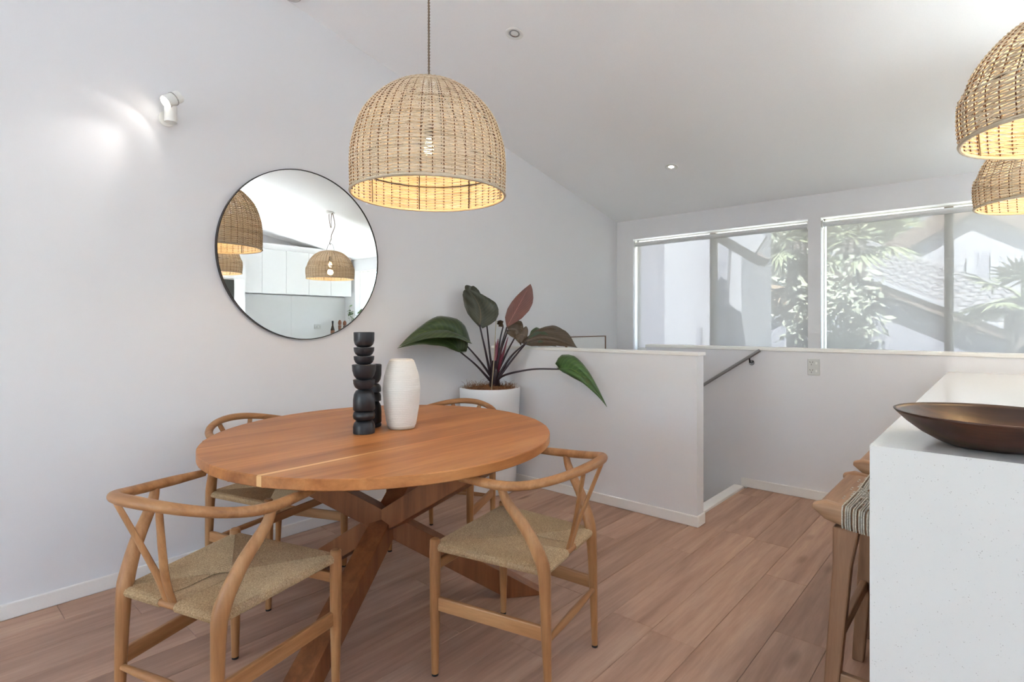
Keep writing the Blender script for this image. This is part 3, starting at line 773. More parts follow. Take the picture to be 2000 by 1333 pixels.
totem((.955, 1.398), [('cup', .085, .042), ('dome', .036, .040), ('dome', .040, .040), ('dome', .095, .042), ('disc', .02, .042)],
      'shorter black stacked candle holder hidden behind the tall one')
va = thing('vase', 'white ribbed ceramic vase on the dining table', 'vase', (1.075, 1.468, TZ))
prof = [(.030, .0), (.056, .002), (.059, .012)]
for z in np.linspace(.018, .296, 100):
    u = z / .305; r = np.interp(u, [0, .1, .3, .56, .75, .9, 1], [.058, .065, .075, .081, .075, .061, .049]); prof.append((r + .0012 * math.sin(z * 820), z))
prof += [(.047, .300), (.045, .301), (.042, .298), (.050, .27), (.066, .20), (.062, .08), (.04, .03)]
m = MB(); m.lathe(prof, 48, capb=True, capt=True); m.build('vase_body', 'vase_white', va, smooth='all')

# ------------------------------------------------------------------ potted philodendron
PC = (.245, 2.885)
pp_ = thing('potted_plant', 'large-leaved dark green and red plant in a tall white round pot', 'plant', (PC[0], PC[1], 0))
inv = Vector((PC[0], PC[1], 0))
m = MB(); m.lathe([(.165, 0), (.185, .006), (.19, .02), (.205, .40), (.220, .70), (.222, .742), (.219, .748), (.207, .748), (.204, .742), (.202, .71)], 56, capb=True); m.build('pot', 'pot_white', pp_, smooth=True)
m = MB(); rn = random.Random(5)
V = [(0, 0, .755)]; rings_ = 9
for j in range(1, rings_ + 1):
    for k in range(40):
        a = 2 * PI * k / 40; r = .203 * j / rings_; V.append((r * math.cos(a), r * math.sin(a), .738 - .012 * (j / rings_) + (.03 if j < 6 else 0.012) * rn.random() * (1 - j / rings_ * .6)))
F_ = [(0, 1 + k, 1 + (k + 1) % 40) for k in range(40)]
for j in range(rings_ - 1):
    for k in range(40): a, b = 1 + j * 40, 1 + (j + 1) * 40; k2 = (k + 1) % 40; F_.append((a + k, b + k, b + k2, a + k2))
m.add(V, F_)
for k in range(380):
    a = rn.uniform(0, 2 * PI); r = .19 * math.sqrt(rn.random()); p = Vector((r * math.cos(a), r * math.sin(a), .738)); d = Vector((rn.uniform(-1, 1), rn.uniform(-1, 1), rn.uniform(.1, 1.0))).normalized(); l = rn.uniform(.015, .05)
    q = Vector((rn.uniform(-1, 1), rn.uniform(-1, 1), rn.uniform(-.4, .6))).normalized() * l * .7
    m.tube([p, p + d * l, p + d * l + q], [.0012, .001, .0006], 3, cap=False)
o = m.build('coir_mulch', 'coir', pp_, fixn=False); o['kind'] = 'stuff'
D0 = 4.0
def PX(px, py, dD=0):
    v = Vector(atD(px, py, D0 + dD)) - inv
    return v
def crop(x, y): return (760 + x / 4.348, 530 + y / 4.348)
def leaf(mat, base, midp, tip, ledge, redge, root=None, bow=.0, shape='heart', curl=0, nU=17, nV=9):
    """base/mid/tip along the midrib, ledge/redge at the widest part, all (cropx, cropy, depth offset)"""
    B, M, T_, L_, R_ = [PX(*crop(p[0], p[1]), p[2]) for p in (base, midp, tip, ledge, redge)]
    C1 = M * 2 - (B + T_) * .5
    u0 = .38
    Mid = lambda t: B * (1 - t) ** 2 + C1 * (2 * t * (1 - t)) + T_ * t * t
    Lv, Rv = L_ - Mid(u0), R_ - Mid(u0)
    def wdt(t):
        if shape == 'heart': return np.interp(t, [0, .04, .12, .25, .38, .55, .7, .85, .95, 1], [.10, .42, .78, .96, 1, .93, .74, .42, .15, 0])
        return np.interp(t, [0, .06, .18, .38, .55, .7, .85, .95, 1], [.05, .3, .74, 1, .96, .78, .45, .17, 0])
    nrm = Lv.cross(T_ - B).normalized()
    me = bpy.data.meshes.new('leaf'); V = []; UV = []
    for i in range(nU):
        t = i / (nU - 1)
        for j in range(nV):
            s = j / (nV - 1) * 2 - 1; e = Lv if s < 0 else Rv; a = abs(s)
            p = Mid(t) + e * (a * wdt(t)) + nrm * (bow * (a - a * a) * 4 * wdt(t)) + nrm * (.006 * math.sin(t * 17 + s * 2) * a)
            if t < .3: p = p - (T_ - B).normalized() * (.10 * (T_ - B).length * a * (1 - t / .3)) if shape == 'heart' else p
            V.append(p); UV.append((j / (nV - 1), t))
    Fs = [(i * nV + j, i * nV + j + 1, (i + 1) * nV + j + 1, (i + 1) * nV + j) for i in range(nU - 1) for j in range(nV - 1)]
    me.from_pydata([tuple(v) for v in V], [], Fs); uvl = me.uv_layers.new(name='UVMap')
    for poly in me.polygons:
        for li, vi in zip(poly.loop_indices, poly.vertices): uvl.data[li].uv = UV[vi]
    o = link('leaf', me, mat, pp_, smooth='all')
    so = o.modifiers.new('thick', 'SOLIDIFY'); so.thickness = .0014; so.offset = 0
    if root:
        pts = [PX(*crop(p[0], p[1]), p[2]) for p in root] + [B]
        c_ = cat(pts, 7); mb = MB(); mb.tube(c_, interp([.0105, .008, .006, .0055], len(c_)), 8); mb.build('petiole', 'petiole_dark', o, smooth='all')
    return o
O = (880, 930, 0)
# left pair
leaf('leaf_green', (640, 612, -.06), (400, 500, -.26), (85, 640, -.42), (505, 382, -.10), (560, 570, -.34), root=[(870, 900, 0), (770, 760, -.02)], bow=.03)
leaf('leaf_green', (602, 684, -.16), (400, 575, -.34), (70, 655, -.44), (560, 520, -.22), (455, 640, -.42), root=[(860, 930, -.02), (740, 800, -.08)], bow=-.02)
# upright top-left leaf with curled tip
leaf('leaf_dark', (768, 455, -.05), (765, 300, -.02), (665, 150, .04), (628, 245, -.02), (930, 320, -.02), root=[(865, 900, 0), (810, 640, -.04)], bow=.02)
leaf('leaf_dark', (828, 440, .04), (720, 250, .04), (700, 128, .03), (665, 200, .03), (790, 220, .06), root=[(880, 900, .02), (850, 650, .06)], shape='lance', bow=.01)
# red upright leaf
leaf('leaf_red', (1000, 475, -.04), (1085, 320, -.02), (1200, 108, .03), (1005, 320, -.03), (1190, 335, -.01), root=[(900, 900, 0), (940, 680, -.03)], shape='lance', bow=.015)
# small curled leaf
leaf('leaf_brown', (968, 470, .02), (950, 430, .03), (915, 430, .05), (935, 470, .05), (965, 425, .01), root=[(895, 900, .02), (935, 620, .02)], shape='lance')
# mid right leaf behind
leaf('leaf_brown', (1010, 500, .04), (1090, 510, .06), (1120, 635, .04), (1120, 425, .07), (1045, 560, .03), root=[(910, 880, .05), (950, 680, .08)], bow=.02)
leaf('leaf_brown', (1070, 560, .05), (1140, 540, .06), (1165, 600, .06), (1160, 470, .08), (1110, 610, .04), root=[(915, 870, .05), (1000, 690, .10)], shape='lance')
# right leaf showing its brown underside
leaf('leaf_brown', (1168, 605, .0), (1340, 560, .14), (1600, 652, .30), (1385, 462, .20), (1330, 634, .10), root=[(920, 900, 0), (1040, 720, -.01)], bow=.03)
leaf('leaf_green', (1175, 598, .03), (1250, 560, .10), (1420, 640, .22), (1245, 478, .12), (1230, 632, .08), root=[(925, 910, -.02), (1060, 735, .0)], shape='lance')
# far right drooping leaf
leaf('leaf_bright', (1450, 832, -.22), (1625, 880, -.34), (1850, 1155, -.46), (1575, 725, -.26), (1600, 925, -.40), root=[(900, 940, 0), (990, 880, -.06), (1210, 835, -.14)], bow=-.035)
# red sheaths at the crown
for (x0, y0, x1, y1, r) in ((890, 880, 925, 575, .018), (920, 860, 958, 590, .014), (930, 820, 985, 640, .012), (900, 900, 905, 600, .012), (945, 780, 1010, 560, .010)):
    a, b = PX(*crop(x0, y0), .0), PX(*crop(x1, y1), .0); m = MB(); m.tube([a, a.lerp(b, .4), a.lerp(b, .8), b], [r, r * .9, r * .5, .002], 8); m.build('leaf_sheath', 'sheath_red', pp_, smooth='all')
a = PX(*crop(895, 1000), 0); b = PX(*crop(890, 760), 0); m = MB(); m.tube([a, a.lerp(b, .5), b], [.04, .036, .022], 10); m.build('stem', 'petiole_dark', pp_, smooth='all')
m = MB(); m.tube([PX(*crop(868, 1025), -.17), PX(*crop(890, 760), -.12), PX(*crop(910, 380), -.03)], [.0035, .003, .0022], 6); m.build('support_stake', 'stake_pale', pp_, smooth='all')

# ------------------------------------------------------------------ white island counter with waterfall end
CX0, CX1, CY0, CZ = 2.799, 3.75, 1.506, .92
isl = thing('kitchen_island', 'white speckled stone island counter with waterfall end', 'counter', (CX0, CY0, 0))
W_ = CX1 - CX0; LEN = P2Y0 - CY0 - .002
def prism_x(q, x0, x1): n = len(q); return MB().add([(x0, y, z) for y, z in q] + [(x1, y, z) for y, z in q], [tuple(reversed(range(n))), tuple(range(n, 2 * n))] + [(k, (k + 1) % n, (k + 1) % n + n, k + n) for k in range(n)])
prism_x([(0, CZ), (.04, CZ - .04), (LEN, CZ - .04), (LEN, CZ)], 0, W_).build('worktop', 'quartz', isl)
prism_x([(0, 0), (.04, 0), (.04, CZ - .04), (0, CZ)], 0, W_).build('end_panel', 'quartz', isl)
m = MB(); m.box((.34, .04, .0), (W_ - .03, LEN, CZ - .04)); m.build('cabinet_body', 'cabinet_white', isl)
bw = thing('wooden_bowl', 'wide dark wooden bowl on the white counter', 'bowl', (3.014, 1.682, CZ + .0006))
prof = [(.001, 0), (.085, 0), (.105, .008), (.135, .028), (.165, .055), (.186, .080), (.190, .086), (.186, .087), (.178, .078), (.155, .055), (.12, .028), (.07, .014), (.001, .012)]
m = MB(); m.lathe([(r, z * .86) for r, z in prof], 64); m.build('bowl_body', 'bowl_wood', bw, smooth='all')

# ------------------------------------------------------------------ bar stools
def make_stool():
    t = thing('bar_stool', 'x', 'stool', group='woven bar stools at the counter')
    L, Wd, zt = .43, .43, .678    # y extent between end rails, x extent
    for ky, y in enumerate((0, L)):
        # curved end rail with rounded ends
        n = 15; m = MB(); V = []; F_ = []
        for i in range(n):
            u = i / (n - 1); x = u * Wd; dish = .022 * (1 - (2 * u - 1) ** 2) ; endr = min(1, math.sqrt(max(0, min(u, 1 - u) / .05)))
            hgt = (.052 + .012 * (1 - (2 * u - 1) ** 2)) * max(.30, endr); zc_ = zt - dish - .020 - (.012 * (1 - (2 * u - 1) ** 2)) / 2
            for k in range(12):
                a = 2 * PI * k / 12; cy, cz = math.cos(a), math.sin(a)
                V.append((x, y + .022 * np.sign(cy) * abs(cy) ** .6, zc_ + hgt / 2 * np.sign(cz) * abs(cz) ** .6))
        for i in range(n - 1):
            for k in range(12): k2 = (k + 1) % 12; F_.append((i * 12 + k, i * 12 + k2, (i + 1) * 12 + k2, (i + 1) * 12 + k))
        F_ += [tuple(reversed(range(12))), tuple((n - 1) * 12 + k for k in range(12))]
        m.add(V, F_); m.build('seat_rail', 'stool_wood_x', t, smooth=True)
    for x in (.045, Wd - .045):
        m = MB(); m.box((x - .035, 0, zt - .030), (x + .035, L, zt - .010)); m.build('side_rail', 'stool_wood_y', t, bevel=.008)
    legs = {}
    for sx in (0, 1):
        for sy in (0, 1):
            xt = .085 + sx * (Wd - .17); yt = sy * L; xb = xt + (-.045 if sx == 0 else .045); yb = yt + (-.02 if sy == 0 else .02)
            vs = []
            for (xx, yy, z, hx) in ((xb, yb, 0, .018), (xt + (xb - xt) * .2, yt + (yb - yt) * .2, .50, .024), (xt, yt, .608, .034)):
                for a, b in ((-1, -1), (1, -1), (1, 1), (-1, 1)): vs.append((xx + a * hx, yy + b * .019, z))
            fs = [(3, 2, 1, 0), (8, 9, 10, 11)] + [(j * 4 + k, j * 4 + (k + 1) % 4, j * 4 + 4 + (k + 1) % 4, j * 4 + 4 + k) for j in range(2) for k in range(4)]
            m = MB(); m.add(vs, fs); m.build('leg', 'stool_wood', t, bevel=.005)
            legs[sx, sy] = lambda z, xt=xt, xb=xb, yt=yt, yb=yb: (xb + (xt - xb) * z / .608, yb + (yt - yb) * z / .608, z)
    for a, b, z in (((0, 0), (0, 1), .28), ((1, 0), (1, 1), .28), ((0, 0), (1, 0), .17), ((0, 1), (1, 1), .24)):
        m = MB(); m.beam(legs[a](z), legs[b](z), .022, .036); m.build('stretcher', 'stool_wood_y' if a[0] == b[0] else 'stool_wood_x', t, bevel=.004)
    # cord seat: warp over both end rails, weft pairs between
    m = MB()
    x = .078
    dz = lambda x: zt - .022 * (1 - (2 * x / Wd - 1) ** 2)
    while x < Wd - .075:
        top_ = dz(x) + .008; bot = top_ - .066
        pts = [(x, .024, bot), (x, -.020, bot + .004), (x, -.027, bot + .018), (x, -.027, top_ - .012), (x, -.018, top_), (x, .10, top_ - .004), (x, L / 2, top_ - .008), (x, L - .10, top_ - .004), (x, L + .018, top_), (x, L + .027, top_ - .012), (x, L + .027, bot + .018), (x, L - .02, bot)]
        m.tube(pts, .0026, 5, cap=False); x += .0056 if int((x - .078) / .0056) % 3 else .0085
    y = .035
    while y < L - .03:
        for off in (0, .0055):
            pts = []
            for i in range(24):
                xx = .045 + (Wd - .09) * i / 23; pts.append((xx, y + off, dz(max(.1, min(Wd - .1, xx))) + .002 + (.004 if (i + int(y * 100)) % 2 else -.003) - (.018 if i in (0, 23) else 0)))
            m.tube(pts, .0024, 5, cap=False)
        y += .024
    o = m.build('woven_seat', 'stool_cord', t, fixn=False); o['kind'] = 'stuff'
    return t
st0 = make_stool(); st1 = copy_tree(st0)
st0.location = (2.607, 1.845, 0); st0['label'] = 'wooden bar stool with woven cord seat, nearer one at the counter end'
st1.location = (2.60, 2.50, 0); st1['label'] = 'wooden bar stool tucked behind the nearer stool at the counter'

# ------------------------------------------------------------------ kitchen along the right wall (seen in the mirror)
ys_c = [3.2, 3.535, 3.895, 4.255, 4.63, 5.0]
for i, (a, b) in enumerate(zip(ys_c[:-1], ys_c[1:])):
    t = thing('wall_cabinet', ['white wall cabinet next to the tall oven unit', 'second white wall cabinet from the oven unit', 'middle of the five white wall cabinets', 'fourth white wall cabinet from the oven unit', 'white wall cabinet beside the kitchen window'][i], 'cabinet', (5.0, a, 1.675), group='white overhead kitchen cabinets')
    m = MB(); m.box((.02, 0, 0), (XR - 5.0 - .022, b - a, .635)); m.build('body', 'cabinet_white', t)
    m = MB(); m.box((0, .0015, -.012), (.019, b - a - .0015, .633)); m.build('door', 'cabinet_white', t, bevel=.0015)
m = MB(); m.box((5.02, 3.2, 2.312), (XR, 5.0, 2.60 - .2)); o = m.build('wall_bulkhead', 'wall_paint'); struct(o)
tu = thing('oven_tower', 'tall white cabinet with dark built-in oven', 'cabinet', (4.75, 2.3, 0))
m = MB(); m.box((.02, 0, 0), (.575, .90, 2.31)); m.build('body', 'cabinet_white', tu)
m = MB(); m.box((0, .0, 1.83), (.019, .90, 2.31)); m.build('door', 'cabinet_white', tu)
m = MB(); m.box((0, .0, 0), (.019, .90, .70)); m.build('door', 'cabinet_white', tu)
m = MB(); m.box((0.005, .15, .72), (.03, .75, 1.81)); o = m.build('oven_front', 'oven_black', tu, bevel=.003)
m = MB(); m.tube([(-.03, .2, 1.30), (-.03, .7, 1.30)], .008, 10); m.build('handle', 'metal_chrome', o, smooth=True)
for i in range(3):
    a = 3.2 + .62 * i; b = min(a + .62, 5.06)
    t = thing('base_cabinet', ['white base cabinet beside the tall oven unit', 'middle white base cabinet under the kitchen bench', 'white base cabinet in the kitchen window corner'][i], 'cabinet', (4.76, a, 0), group='white kitchen base cabinets')
    m = MB(); m.box((.02, 0, .1), (XR - 4.76 - .025, b - a, .88)); m.build('body', 'cabinet_white', t)
    m = MB(); m.box((0, .002, .1), (.019, b - a - .002, .875)); m.build('door', 'cabinet_white', t, bevel=.0015)
    m = MB(); m.box((.06, 0, 0), (.08, b - a, .1)); m.build('kickboard', 'cabinet_white', t)
m = MB(); m.box((4.74, 3.2, .88), (XR, YB, .92)); o = m.build('kitchen_bench', 'quartz'); tag(o, 'white stone kitchen bench along the cabinet wall', 'worktop')
for i, (a, b) in enumerate(((3.2, 4.13), (4.13, 5.078))):
    m = MB(); m.box((XR - .034, a + .001, .92), (XR - .022, b - .001, 1.66)); o = m.build('splashback_panel', 'cabinet_white'); tag(o, ['glossy white splashback panel by the oven unit', 'glossy white splashback panel near the window corner'][i], 'splashback', 'white splashback panels')

outlet((XR - .035, 4.57, 1.17), -PI / 2, .115, .075, 'white horizontal power outlet on the kitchen splashback')
def mill(y, h, label, grp):
    t = thing('pepper_mill', label, 'mill', (5.12, y, .92), group=grp)
    m = MB(); m.lathe([(.032, 0), (.034, .01), (.026, h * .25), (.021, h * .5), (.027, h * .72), (.024, h * .76)], 20, capb=True, capt=True); m.build('body', 'mill_wood', t, smooth=True)
    m = MB(); m.lathe([(.022, h * .77), (.029, h * .84), (.027, h * .93), (.012, h)], 20, capb=True, capt=True); m.build('grinder_head', 'mill_wood', t, smooth=True)
mill(4.86, .36, 'brown wooden pepper mill beside the bottle on the bench', 'wooden mills')
mill(4.95, .35, 'reddish wooden mill nearest the kitchen window', 'wooden mills')
t = thing('sauce_bottle', 'dark bottle with orange band standing beside the wooden mills', 'bottle', (5.12, 4.73, .92))
m = MB(); m.lathe([(.03, 0), (.032, .01), (.032, .20), (.014, .27), (.013, .31)], 20, capb=True, capt=True); m.build('bottle_body', 'glass_dark_bottle', t, smooth=True)
m = MB(); m.lathe([(.0325, .12), (.0325, .19)], 20); m.build('bottle_label', 'mill_wood', t)
m = MB(); m.lathe([(.016, .305), (.016, .345)], 16, capt=True); m.build('cap', 'rubber', t)
t = thing('herb_pot', 'small white pot of green herbs in the kitchen window', 'plant', (4.72, 5.0 - .04, .92 + .0))
t.location = (4.86, 4.98, .92)
m = MB(); m.lathe([(.045, 0), (.06, .11), (.055, .11), (.05, .09)], 24, capb=True, capt=True); m.build('pot', 'pot_white', t, smooth=True)
rn = random.Random(11)
for k in range(16):
    a = rn.uniform(0, 2 * PI); d = Vector((math.cos(a) * .45, math.sin(a) * .25, 1)).normalized(); L = rn.uniform(.2, .5)
    tip = Vector((0, 0, .10)) + d * L; m = MB(); m.tube([(0, 0, .09), tip], .0018, 4)
    st_ = m.build('stem', 'herb_green', t)
    for q in range(3):
        c = tip - d * .05 * q; sd2 = Vector((rn.uniform(-1, 1), rn.uniform(-.5, .5), rn.uniform(-.2, .6))).normalized(); up2 = sd2.cross(Vector((.3, .2, 1))).normalized(); l = rn.uniform(.05, .08); wv = up2 * l * .28
        m = MB(); m.add([c, c + sd2 * l * .5 + wv, c + sd2 * l, c + sd2 * l * .5 - wv + Vector((0, 0, .004))], [(0, 1, 2), (0, 2, 3)]); m.build('leaf', 'herb_green', st_, fixn=False)

# ------------------------------------------------------------------ glass doors added behind the camera to let daylight in
root = bpy.data.objects.new('door_1_added', None); COL.objects.link(root); struct(root)
n = 2; wv = (FW[1] - FW[0]) / n
for i in range(n):
    a = FW[0] + wv * i; b = a + wv; y = YF - .06 - .02 * (i % 2)
    m = MB()
    for bx in (((a, y, FW[2]), (a + .04, y + .035, FW[3])), ((b - .04, y, FW[2]), (b, y + .035, FW[3])), ((a + .04, y, FW[2]), (b - .04, y + .035, FW[2] + .06)), ((a + .04, y, FW[3] - .05), (b - .04, y + .035, FW[3]))): m.box(*bx)
    m.build('door_frame', 'trim_paint', root)
    m = MB(); m.box((a + .04, y + .014, FW[2] + .06), (b - .04, y + .02, FW[3] - .05)); m.build('pane', 'window_glass', root)
m = MB(); m.box((-6, YF - T - 12.0, -.2), (XR + 14, YF - T, -.02)); o = m.build('floor_deck_added', 'deck_grey'); struct(o, 'grey deck added outside the glass doors')  # unseen deck, added to bounce daylight through the doors
m = MB(); m.box((XR + T, YF - T, -.2), (XR + 14, 4.0, -.02)); o = m.build('floor_terrace_added', 'bounce_tile'); struct(o, 'pale terrace added to bounce light indoors')  # bright ground added to bounce sun up through the right window
m = MB(); m.box((-1, YF - T - 1.9, 2.50), (XR + 1, YF - T + .02, 2.62)); o = m.build('ceiling_verandah_added', 'ceiling_paint'); struct(o, 'unseen roof added to shade the glass doors')  # added to keep sun and high sky off the doors

root = bpy.data.objects.new('window_4', None); COL.objects.link(root); struct(root)  # unseen window, added to send daylight across to the left wall
m = MB(); x = XR + .06
for bx in (((x, RW[0], RW[2]), (x + .05, RW[1], RW[2] + .045)), ((x, RW[0], RW[3] - .045), (x + .05, RW[1], RW[3])), ((x, RW[0], RW[2] + .045), (x + .05, RW[0] + .045, RW[3] - .045)), ((x, RW[1] - .045, RW[2] + .045), (x + .05, RW[1], RW[3] - .045)), ((x, -1.75, RW[2] + .045), (x + .05, -1.70, RW[3] - .045))): m.box(*bx)
m.build('window_frame', 'trim_paint', root)
for a, b in ((RW[0] + .045, -1.75), (-1.70, RW[1] - .045)):
    m = MB(); m.box((x + .02, a, RW[2] + .045), (x + .026, b, RW[3] - .045)); m.build('pane', 'window_glass', root)
# ------------------------------------------------------------------ outside the windows
m = MB(); m.box((-40, YB + .3, -3.4), (60, 60, -3.2)); o = m.build('floor_garden', 'ext_ground'); struct(o, 'garden ground outside')
def house(name, label): return thing(name, label, 'house')
def P(px, py, y): return Vector(ony(px, py, y))
# house A: pale wall close on the left with an eave above
hA = house('neighbour_house', 'pale neighbouring wall with an overhanging eave, through the left window'); Ya = 7.0
xa, xb = P(1298, 600, Ya).x, P(1448, 600, Ya).x
m = MB(); m.box((xa - 1.9, Ya + .5, -3.2), (xa, Ya + 1.2, 4.6)); m.build('shade_grey_wall', 'ext_grey', hA)  # side in shade, the shade put into a darker grey
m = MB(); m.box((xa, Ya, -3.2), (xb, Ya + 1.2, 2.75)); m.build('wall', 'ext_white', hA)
e0, e1 = P(1392, 455, Ya - .5), P(1490, 512, Ya - .5)
m = MB(); m.beam(e0, e1, .35, .10, up=(0, 0, 1)); m.build('eave', 'ext_beam', hA)
m = MB(); m.beam(e0 + Vector((.05, -.22, .16)), e1 + Vector((.05, -.22, .16)), .06, .20); m.build('fascia', 'ext_white', hA)
m = MB(); m.beam(P(1418, 462, Ya - .06), P(1406, 690, Ya - .06), .12, .10, up=(0, 1, 0)); m.build('downpipe', 'ext_lilac', hA)
m = MB(); m.beam(P(1366, 640, Ya - .04), P(1366, 720, Ya - .04), .06, .06, up=(0, 1, 0)); m.build('downpipe', 'ext_lilac', hA)
# low garage roof in front of the hedge
hC = house('garage', 'low grey pitched roof below the hedge, through the left window'); Yc = 15.0
a, b = P(1440, 662, Yc), P(1585, 592, Yc)
m = MB(); q = [a, b, Vector((b.x, Yc, -3.2)), Vector((a.x, Yc, -3.2))]
m.add(q + [v + Vector((0, 2, 0)) for v in q], [(0, 1, 2, 3), (7, 6, 5, 4), (0, 4, 5, 1), (1, 5, 6, 2), (2, 6, 7, 3), (3, 7, 4, 0)]); m.build('wall', 'ext_lilac', hC)
m = MB(); m.beam(a + Vector((-.1, .9, .03)), b + Vector((.1, .9, .08)), 2.0, .06); m.build('roof', 'ext_grey', hC)
# house B: white gable with a tiled lower roof
hB = house('gable_house', 'white gabled house with a tiled lower roof, through the wide window'); Yb = 15.0
apex = P(1905, 398, Yb); gl, gr = P(1640, 545, Yb), P(2180, 500, Yb)
m = MB(); q = [gl, apex, gr, Vector((gr.x, Yb, -3.2)), Vector((gl.x, Yb, -3.2))]
m.add(q + [v + Vector((0, 6, 0)) for v in q], [(0, 1, 2, 3, 4), (9, 8, 7, 6, 5)] + [(k, k + 5, (k + 1) % 5 + 5, (k + 1) % 5) for k in range(5)]); m.build('wall', 'ext_white', hB)
for (p0, p1) in ((gl, apex), (apex, gr)):
    d = (p1 - p0).normalized()
    m = MB(); m.beam(p0 - d * .4 + Vector((0, 3.02, .12)), p1 + d * .1 + Vector((0, 3.02, .12)), 6.2, .18); m.build('roof', 'ext_tile', hB)
    m = MB(); m.beam(p0 - d * .4 + Vector((0, -.10, .02)), p1 + Vector((0, -.10, .02)), .10, .34); m.build('bargeboard', 'ext_beam', hB)
c0, c1 = P(1800, 440, Yb + 2), P(1846, 400, Yb + 2)
m = MB(); m.box((c0.x, Yb + 1.6, c0.z - 1), (c1.x, Yb + 2.4, c1.z + .6)); m.build('chimney', 'ext_grey', hB)
w0, w1 = P(1895, 492, Yb), P(1942, 608, Yb)
m = MB(); m.box((w0.x, Yb - .06, w1.z), (w1.x, Yb + .02, w0.z)); wf_ = m.build('window', 'ext_lilac', hB)
for px in (1895, 1942):
    v0, v1 = P(px, 492, Yb - .08), P(px, 608, Yb - .08); m = MB(); m.beam(v0, v1, .12, .06, up=(0, 1, 0)); m.build('window_trim', 'ext_white', wf_)
# lower roof: sloping band of tiles with a pale gutter, wall below
Yl = 12.2
l0, l1 = P(1608, 524, Yl), P(2110, 712, Yl); d = (l1 - l0)
m = MB(); q = [l0, l1, Vector((l1.x, Yl, -3.2)), Vector((l0.x, Yl, -3.2))]
m.add(q + [v + Vector((0, .2, 0)) for v in q], [(0, 1, 2, 3), (7, 6, 5, 4), (0, 4, 5, 1), (1, 5, 6, 2), (2, 6, 7, 3), (3, 7, 4, 0)]); m.build('wall', 'ext_lilac', hB)
m = MB(); m.beam(l0 + Vector((0, -.12, .03)), l1 + Vector((0, -.12, .03)), .10, .16); m.build('bargeboard', 'ext_beam', hB)
m = MB(); m.beam(l0 + Vector((0, -.14, .14)), l1 + Vector((0, -.14, .14)), .14, .06); m.build('gutter', 'ext_white', hB)
up_ = Vector((0, 2.6, .9)); nt = 26
mb = MB(); tl = d.length / nt
mb.add([(-tl / 2, -.19, 0), (0, -.19, .05), (tl / 2, -.19, 0), (-tl / 2, .19, -.02), (0, .19, .03), (tl / 2, .19, -.02)], [(0, 1, 4, 3), (1, 2, 5, 4), (0, 3, 5, 2), (0, 2, 1), (3, 4, 5)])
me = mb.mesh('roof_tile'); dn = d.normalized(); un = (up_ - dn * up_.dot(dn)).normalized(); nn = dn.cross(un)
rot = Matrix((dn, un, nn)).transposed().to_euler()
m = MB(); q = [l0, l1, l1 + up_, l0 + up_]; m.add([v + Vector((0, -.05, .10)) for v in q] + [v + Vector((0, -.05, .04)) for v in q], [(0, 1, 2, 3), (7, 6, 5, 4), (0, 4, 5, 1), (1, 5, 6, 2), (2, 6, 7, 3), (3, 7, 4, 0)])
rf = m.build('lower_roof', 'ext_tile', hB)
for r in range(7):
    for c in range(nt):
        o = link('roof_tile', me, 'ext_tile', rf); o.location = l0 + dn * (tl * (c + .5)) + un * (.12 + .36 * r) + Vector((0, -.05, .12 + .012)); o.rotation_euler = rot
dr0, dr1 = P(1684, 612, Yl - .02), P(1728, 690, Yl - .02)
m = MB(); m.box((dr0.x, Yl - .06, -3.0), (dr1.x, Yl + .02, dr0.z)); m.build('garage_door', 'ext_grey', hB)

# palms: trunk and fan fronds
def frond_mesh(L, seed, droop):
    rn = random.Random(seed); mb = MB()
    path = [Vector((L * .55 * t, 0, L * .25 * t - droop * L * t * t * .5)) for t in np.linspace(0, 1, 6)]
    mb.tube(path, interp([.03, .012], 6), 4)
    o = path[-1]
    for k in range(22):
        a = math.radians(-105 + 210 * k / 21); l = L * .62 * (1 - .25 * abs(a) / 2) * rn.uniform(.85, 1.05)
        d = Vector((math.cos(a), math.sin(a) * .9, rn.uniform(-.12, .12) - .25 * droop)); e = o + d * l; sd = Vector((-math.sin(a), math.cos(a), .2)) * .035 * L
        mid = o + d * l * .5; mb.add([o, mid + sd, e - Vector((0, 0, .25 * l * droop)), mid - sd], [(0, 1, 2, 3)])
    return mb.mesh('frond')
def palm(label, px, py, y, R, rad, nf, nd, seed, lean=0):
    c = P(px, py, y); t = thing('palm_tree', label, 'palm', (c.x, y, -3.2), group='palms in the garden'); H = c.z + 3.2
    m = MB(); pts = [(lean * (1 - k / 9), 0, H * k / 9) for k in range(10)]; m.tube(pts, [rad * (1.12 - .02 * k + .04 * (k % 2)) for k in range(10)], 14); m.build('trunk', 'palm_trunk', t, smooth=True)
    rn = random.Random(seed); ga, gd = frond_mesh(R, seed, .6), frond_mesh(R * .85, seed + 1, 1.5)
    for k in range(nf):
        o = link('frond', ga, 'frond_green', t); o.location = (0, 0, H); o.rotation_euler = (0, math.radians(rn.uniform(-55, 25)), 2 * PI * k / nf + rn.uniform(-.2, .2))
    for k in range(nd):
        o = link('dead_frond', gd, 'frond_dead', t); o.location = (0, 0, H - .15); o.rotation_euler = (0, math.radians(rn.uniform(40, 78)), 2 * PI * k / nd + rn.uniform(-.2, .2))
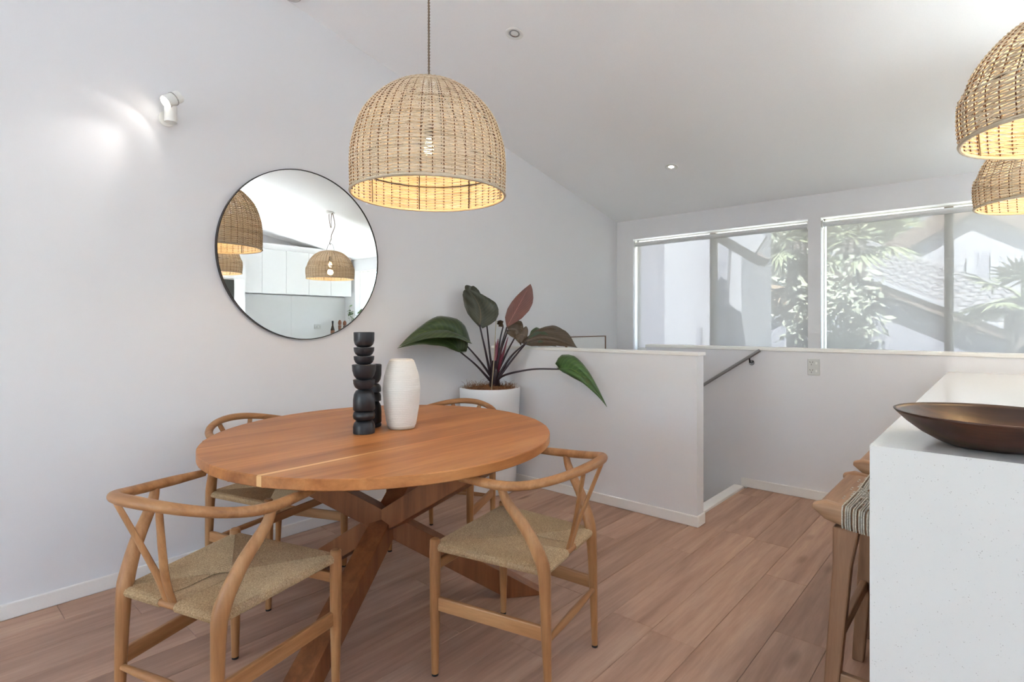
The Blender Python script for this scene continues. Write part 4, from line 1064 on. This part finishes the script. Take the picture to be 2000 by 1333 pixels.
palm('palm with a skirt of dry fronds, at the right of the left window', 1556, 474, 10.2, 1.05, .16, 14, 14, 21)
palm('palm with a thick trunk at the left of the wide window', 1668, 470, 7.6, .72, .13, 18, 10, 31)
palm('low palm at the right edge in front of the tiled roof', 2000, 590, 9.6, .75, .20, 14, 4, 41)
# trees and hedge
def leafy(name, label, cat_, c, rx, ry, rz, n, size, mat, seed):
    rn = random.Random(seed); t = thing(name, label, cat_, (c.x, c.y, -3.2)); m = MB(); cz = c.z + 3.2
    for k in range(n):
        d = Vector((rn.gauss(0, 1), rn.gauss(0, 1), rn.gauss(0, 1))).normalized() * rn.uniform(.55, 1.0) * (1 + .25 * math.sin(5 * k))
        p = Vector((d.x * rx, d.y * ry, cz + d.z * rz)); a = Vector((rn.uniform(-1, 1), rn.uniform(-1, 1), rn.uniform(-1, 1))).normalized(); b = a.orthogonal().normalized(); s = size * rn.uniform(.6, 1.3)
        m.add([p, p + a * s * .5 + b * s * .25, p + a * s, p + a * s * .5 - b * s * .25], [(0, 1, 2, 3)])
    o = m.build('foliage', mat, t, fixn=False); o['kind'] = 'stuff'
    m = MB(); m.tube([(0, 0, 0), (.05, 0, cz * .6), (0, 0, cz)], [.16, .12, .05], 8); m.build('trunk', 'palm_trunk', t, smooth=True)
leafy('hedge_shrub', 'grey-green shrub mass beyond the low roof, through the left window', 'shrub', P(1495, 590, 20.5), 2.1, 1.3, 3.2, 3600, .30, 'foliage_pale', 1)
leafy('garden_tree', 'tall tree above the eave, through the left window', 'tree', P(1500, 470, 27), 3.6, 1.9, 3.0, 3000, .38, 'foliage_far', 2)
leafy('garden_tree', 'round tree top behind the white gable, left of the chimney', 'tree', P(1735, 450, 33), 3.0, 1.9, 2.4, 3000, .36, 'foliage_far', 3)
leafy('garden_tree', 'darker tree behind the thick palm trunk', 'tree', P(1655, 480, 41), 3.3, 2.2, 3.8, 2600, .36, 'foliage_far', 4)
leafy('garden_shrub', 'pale bush at the lower left of the wide window', 'shrub', P(1630, 660, 6.3), .42, .27, .72, 1400, .10, 'foliage_pale', 5)
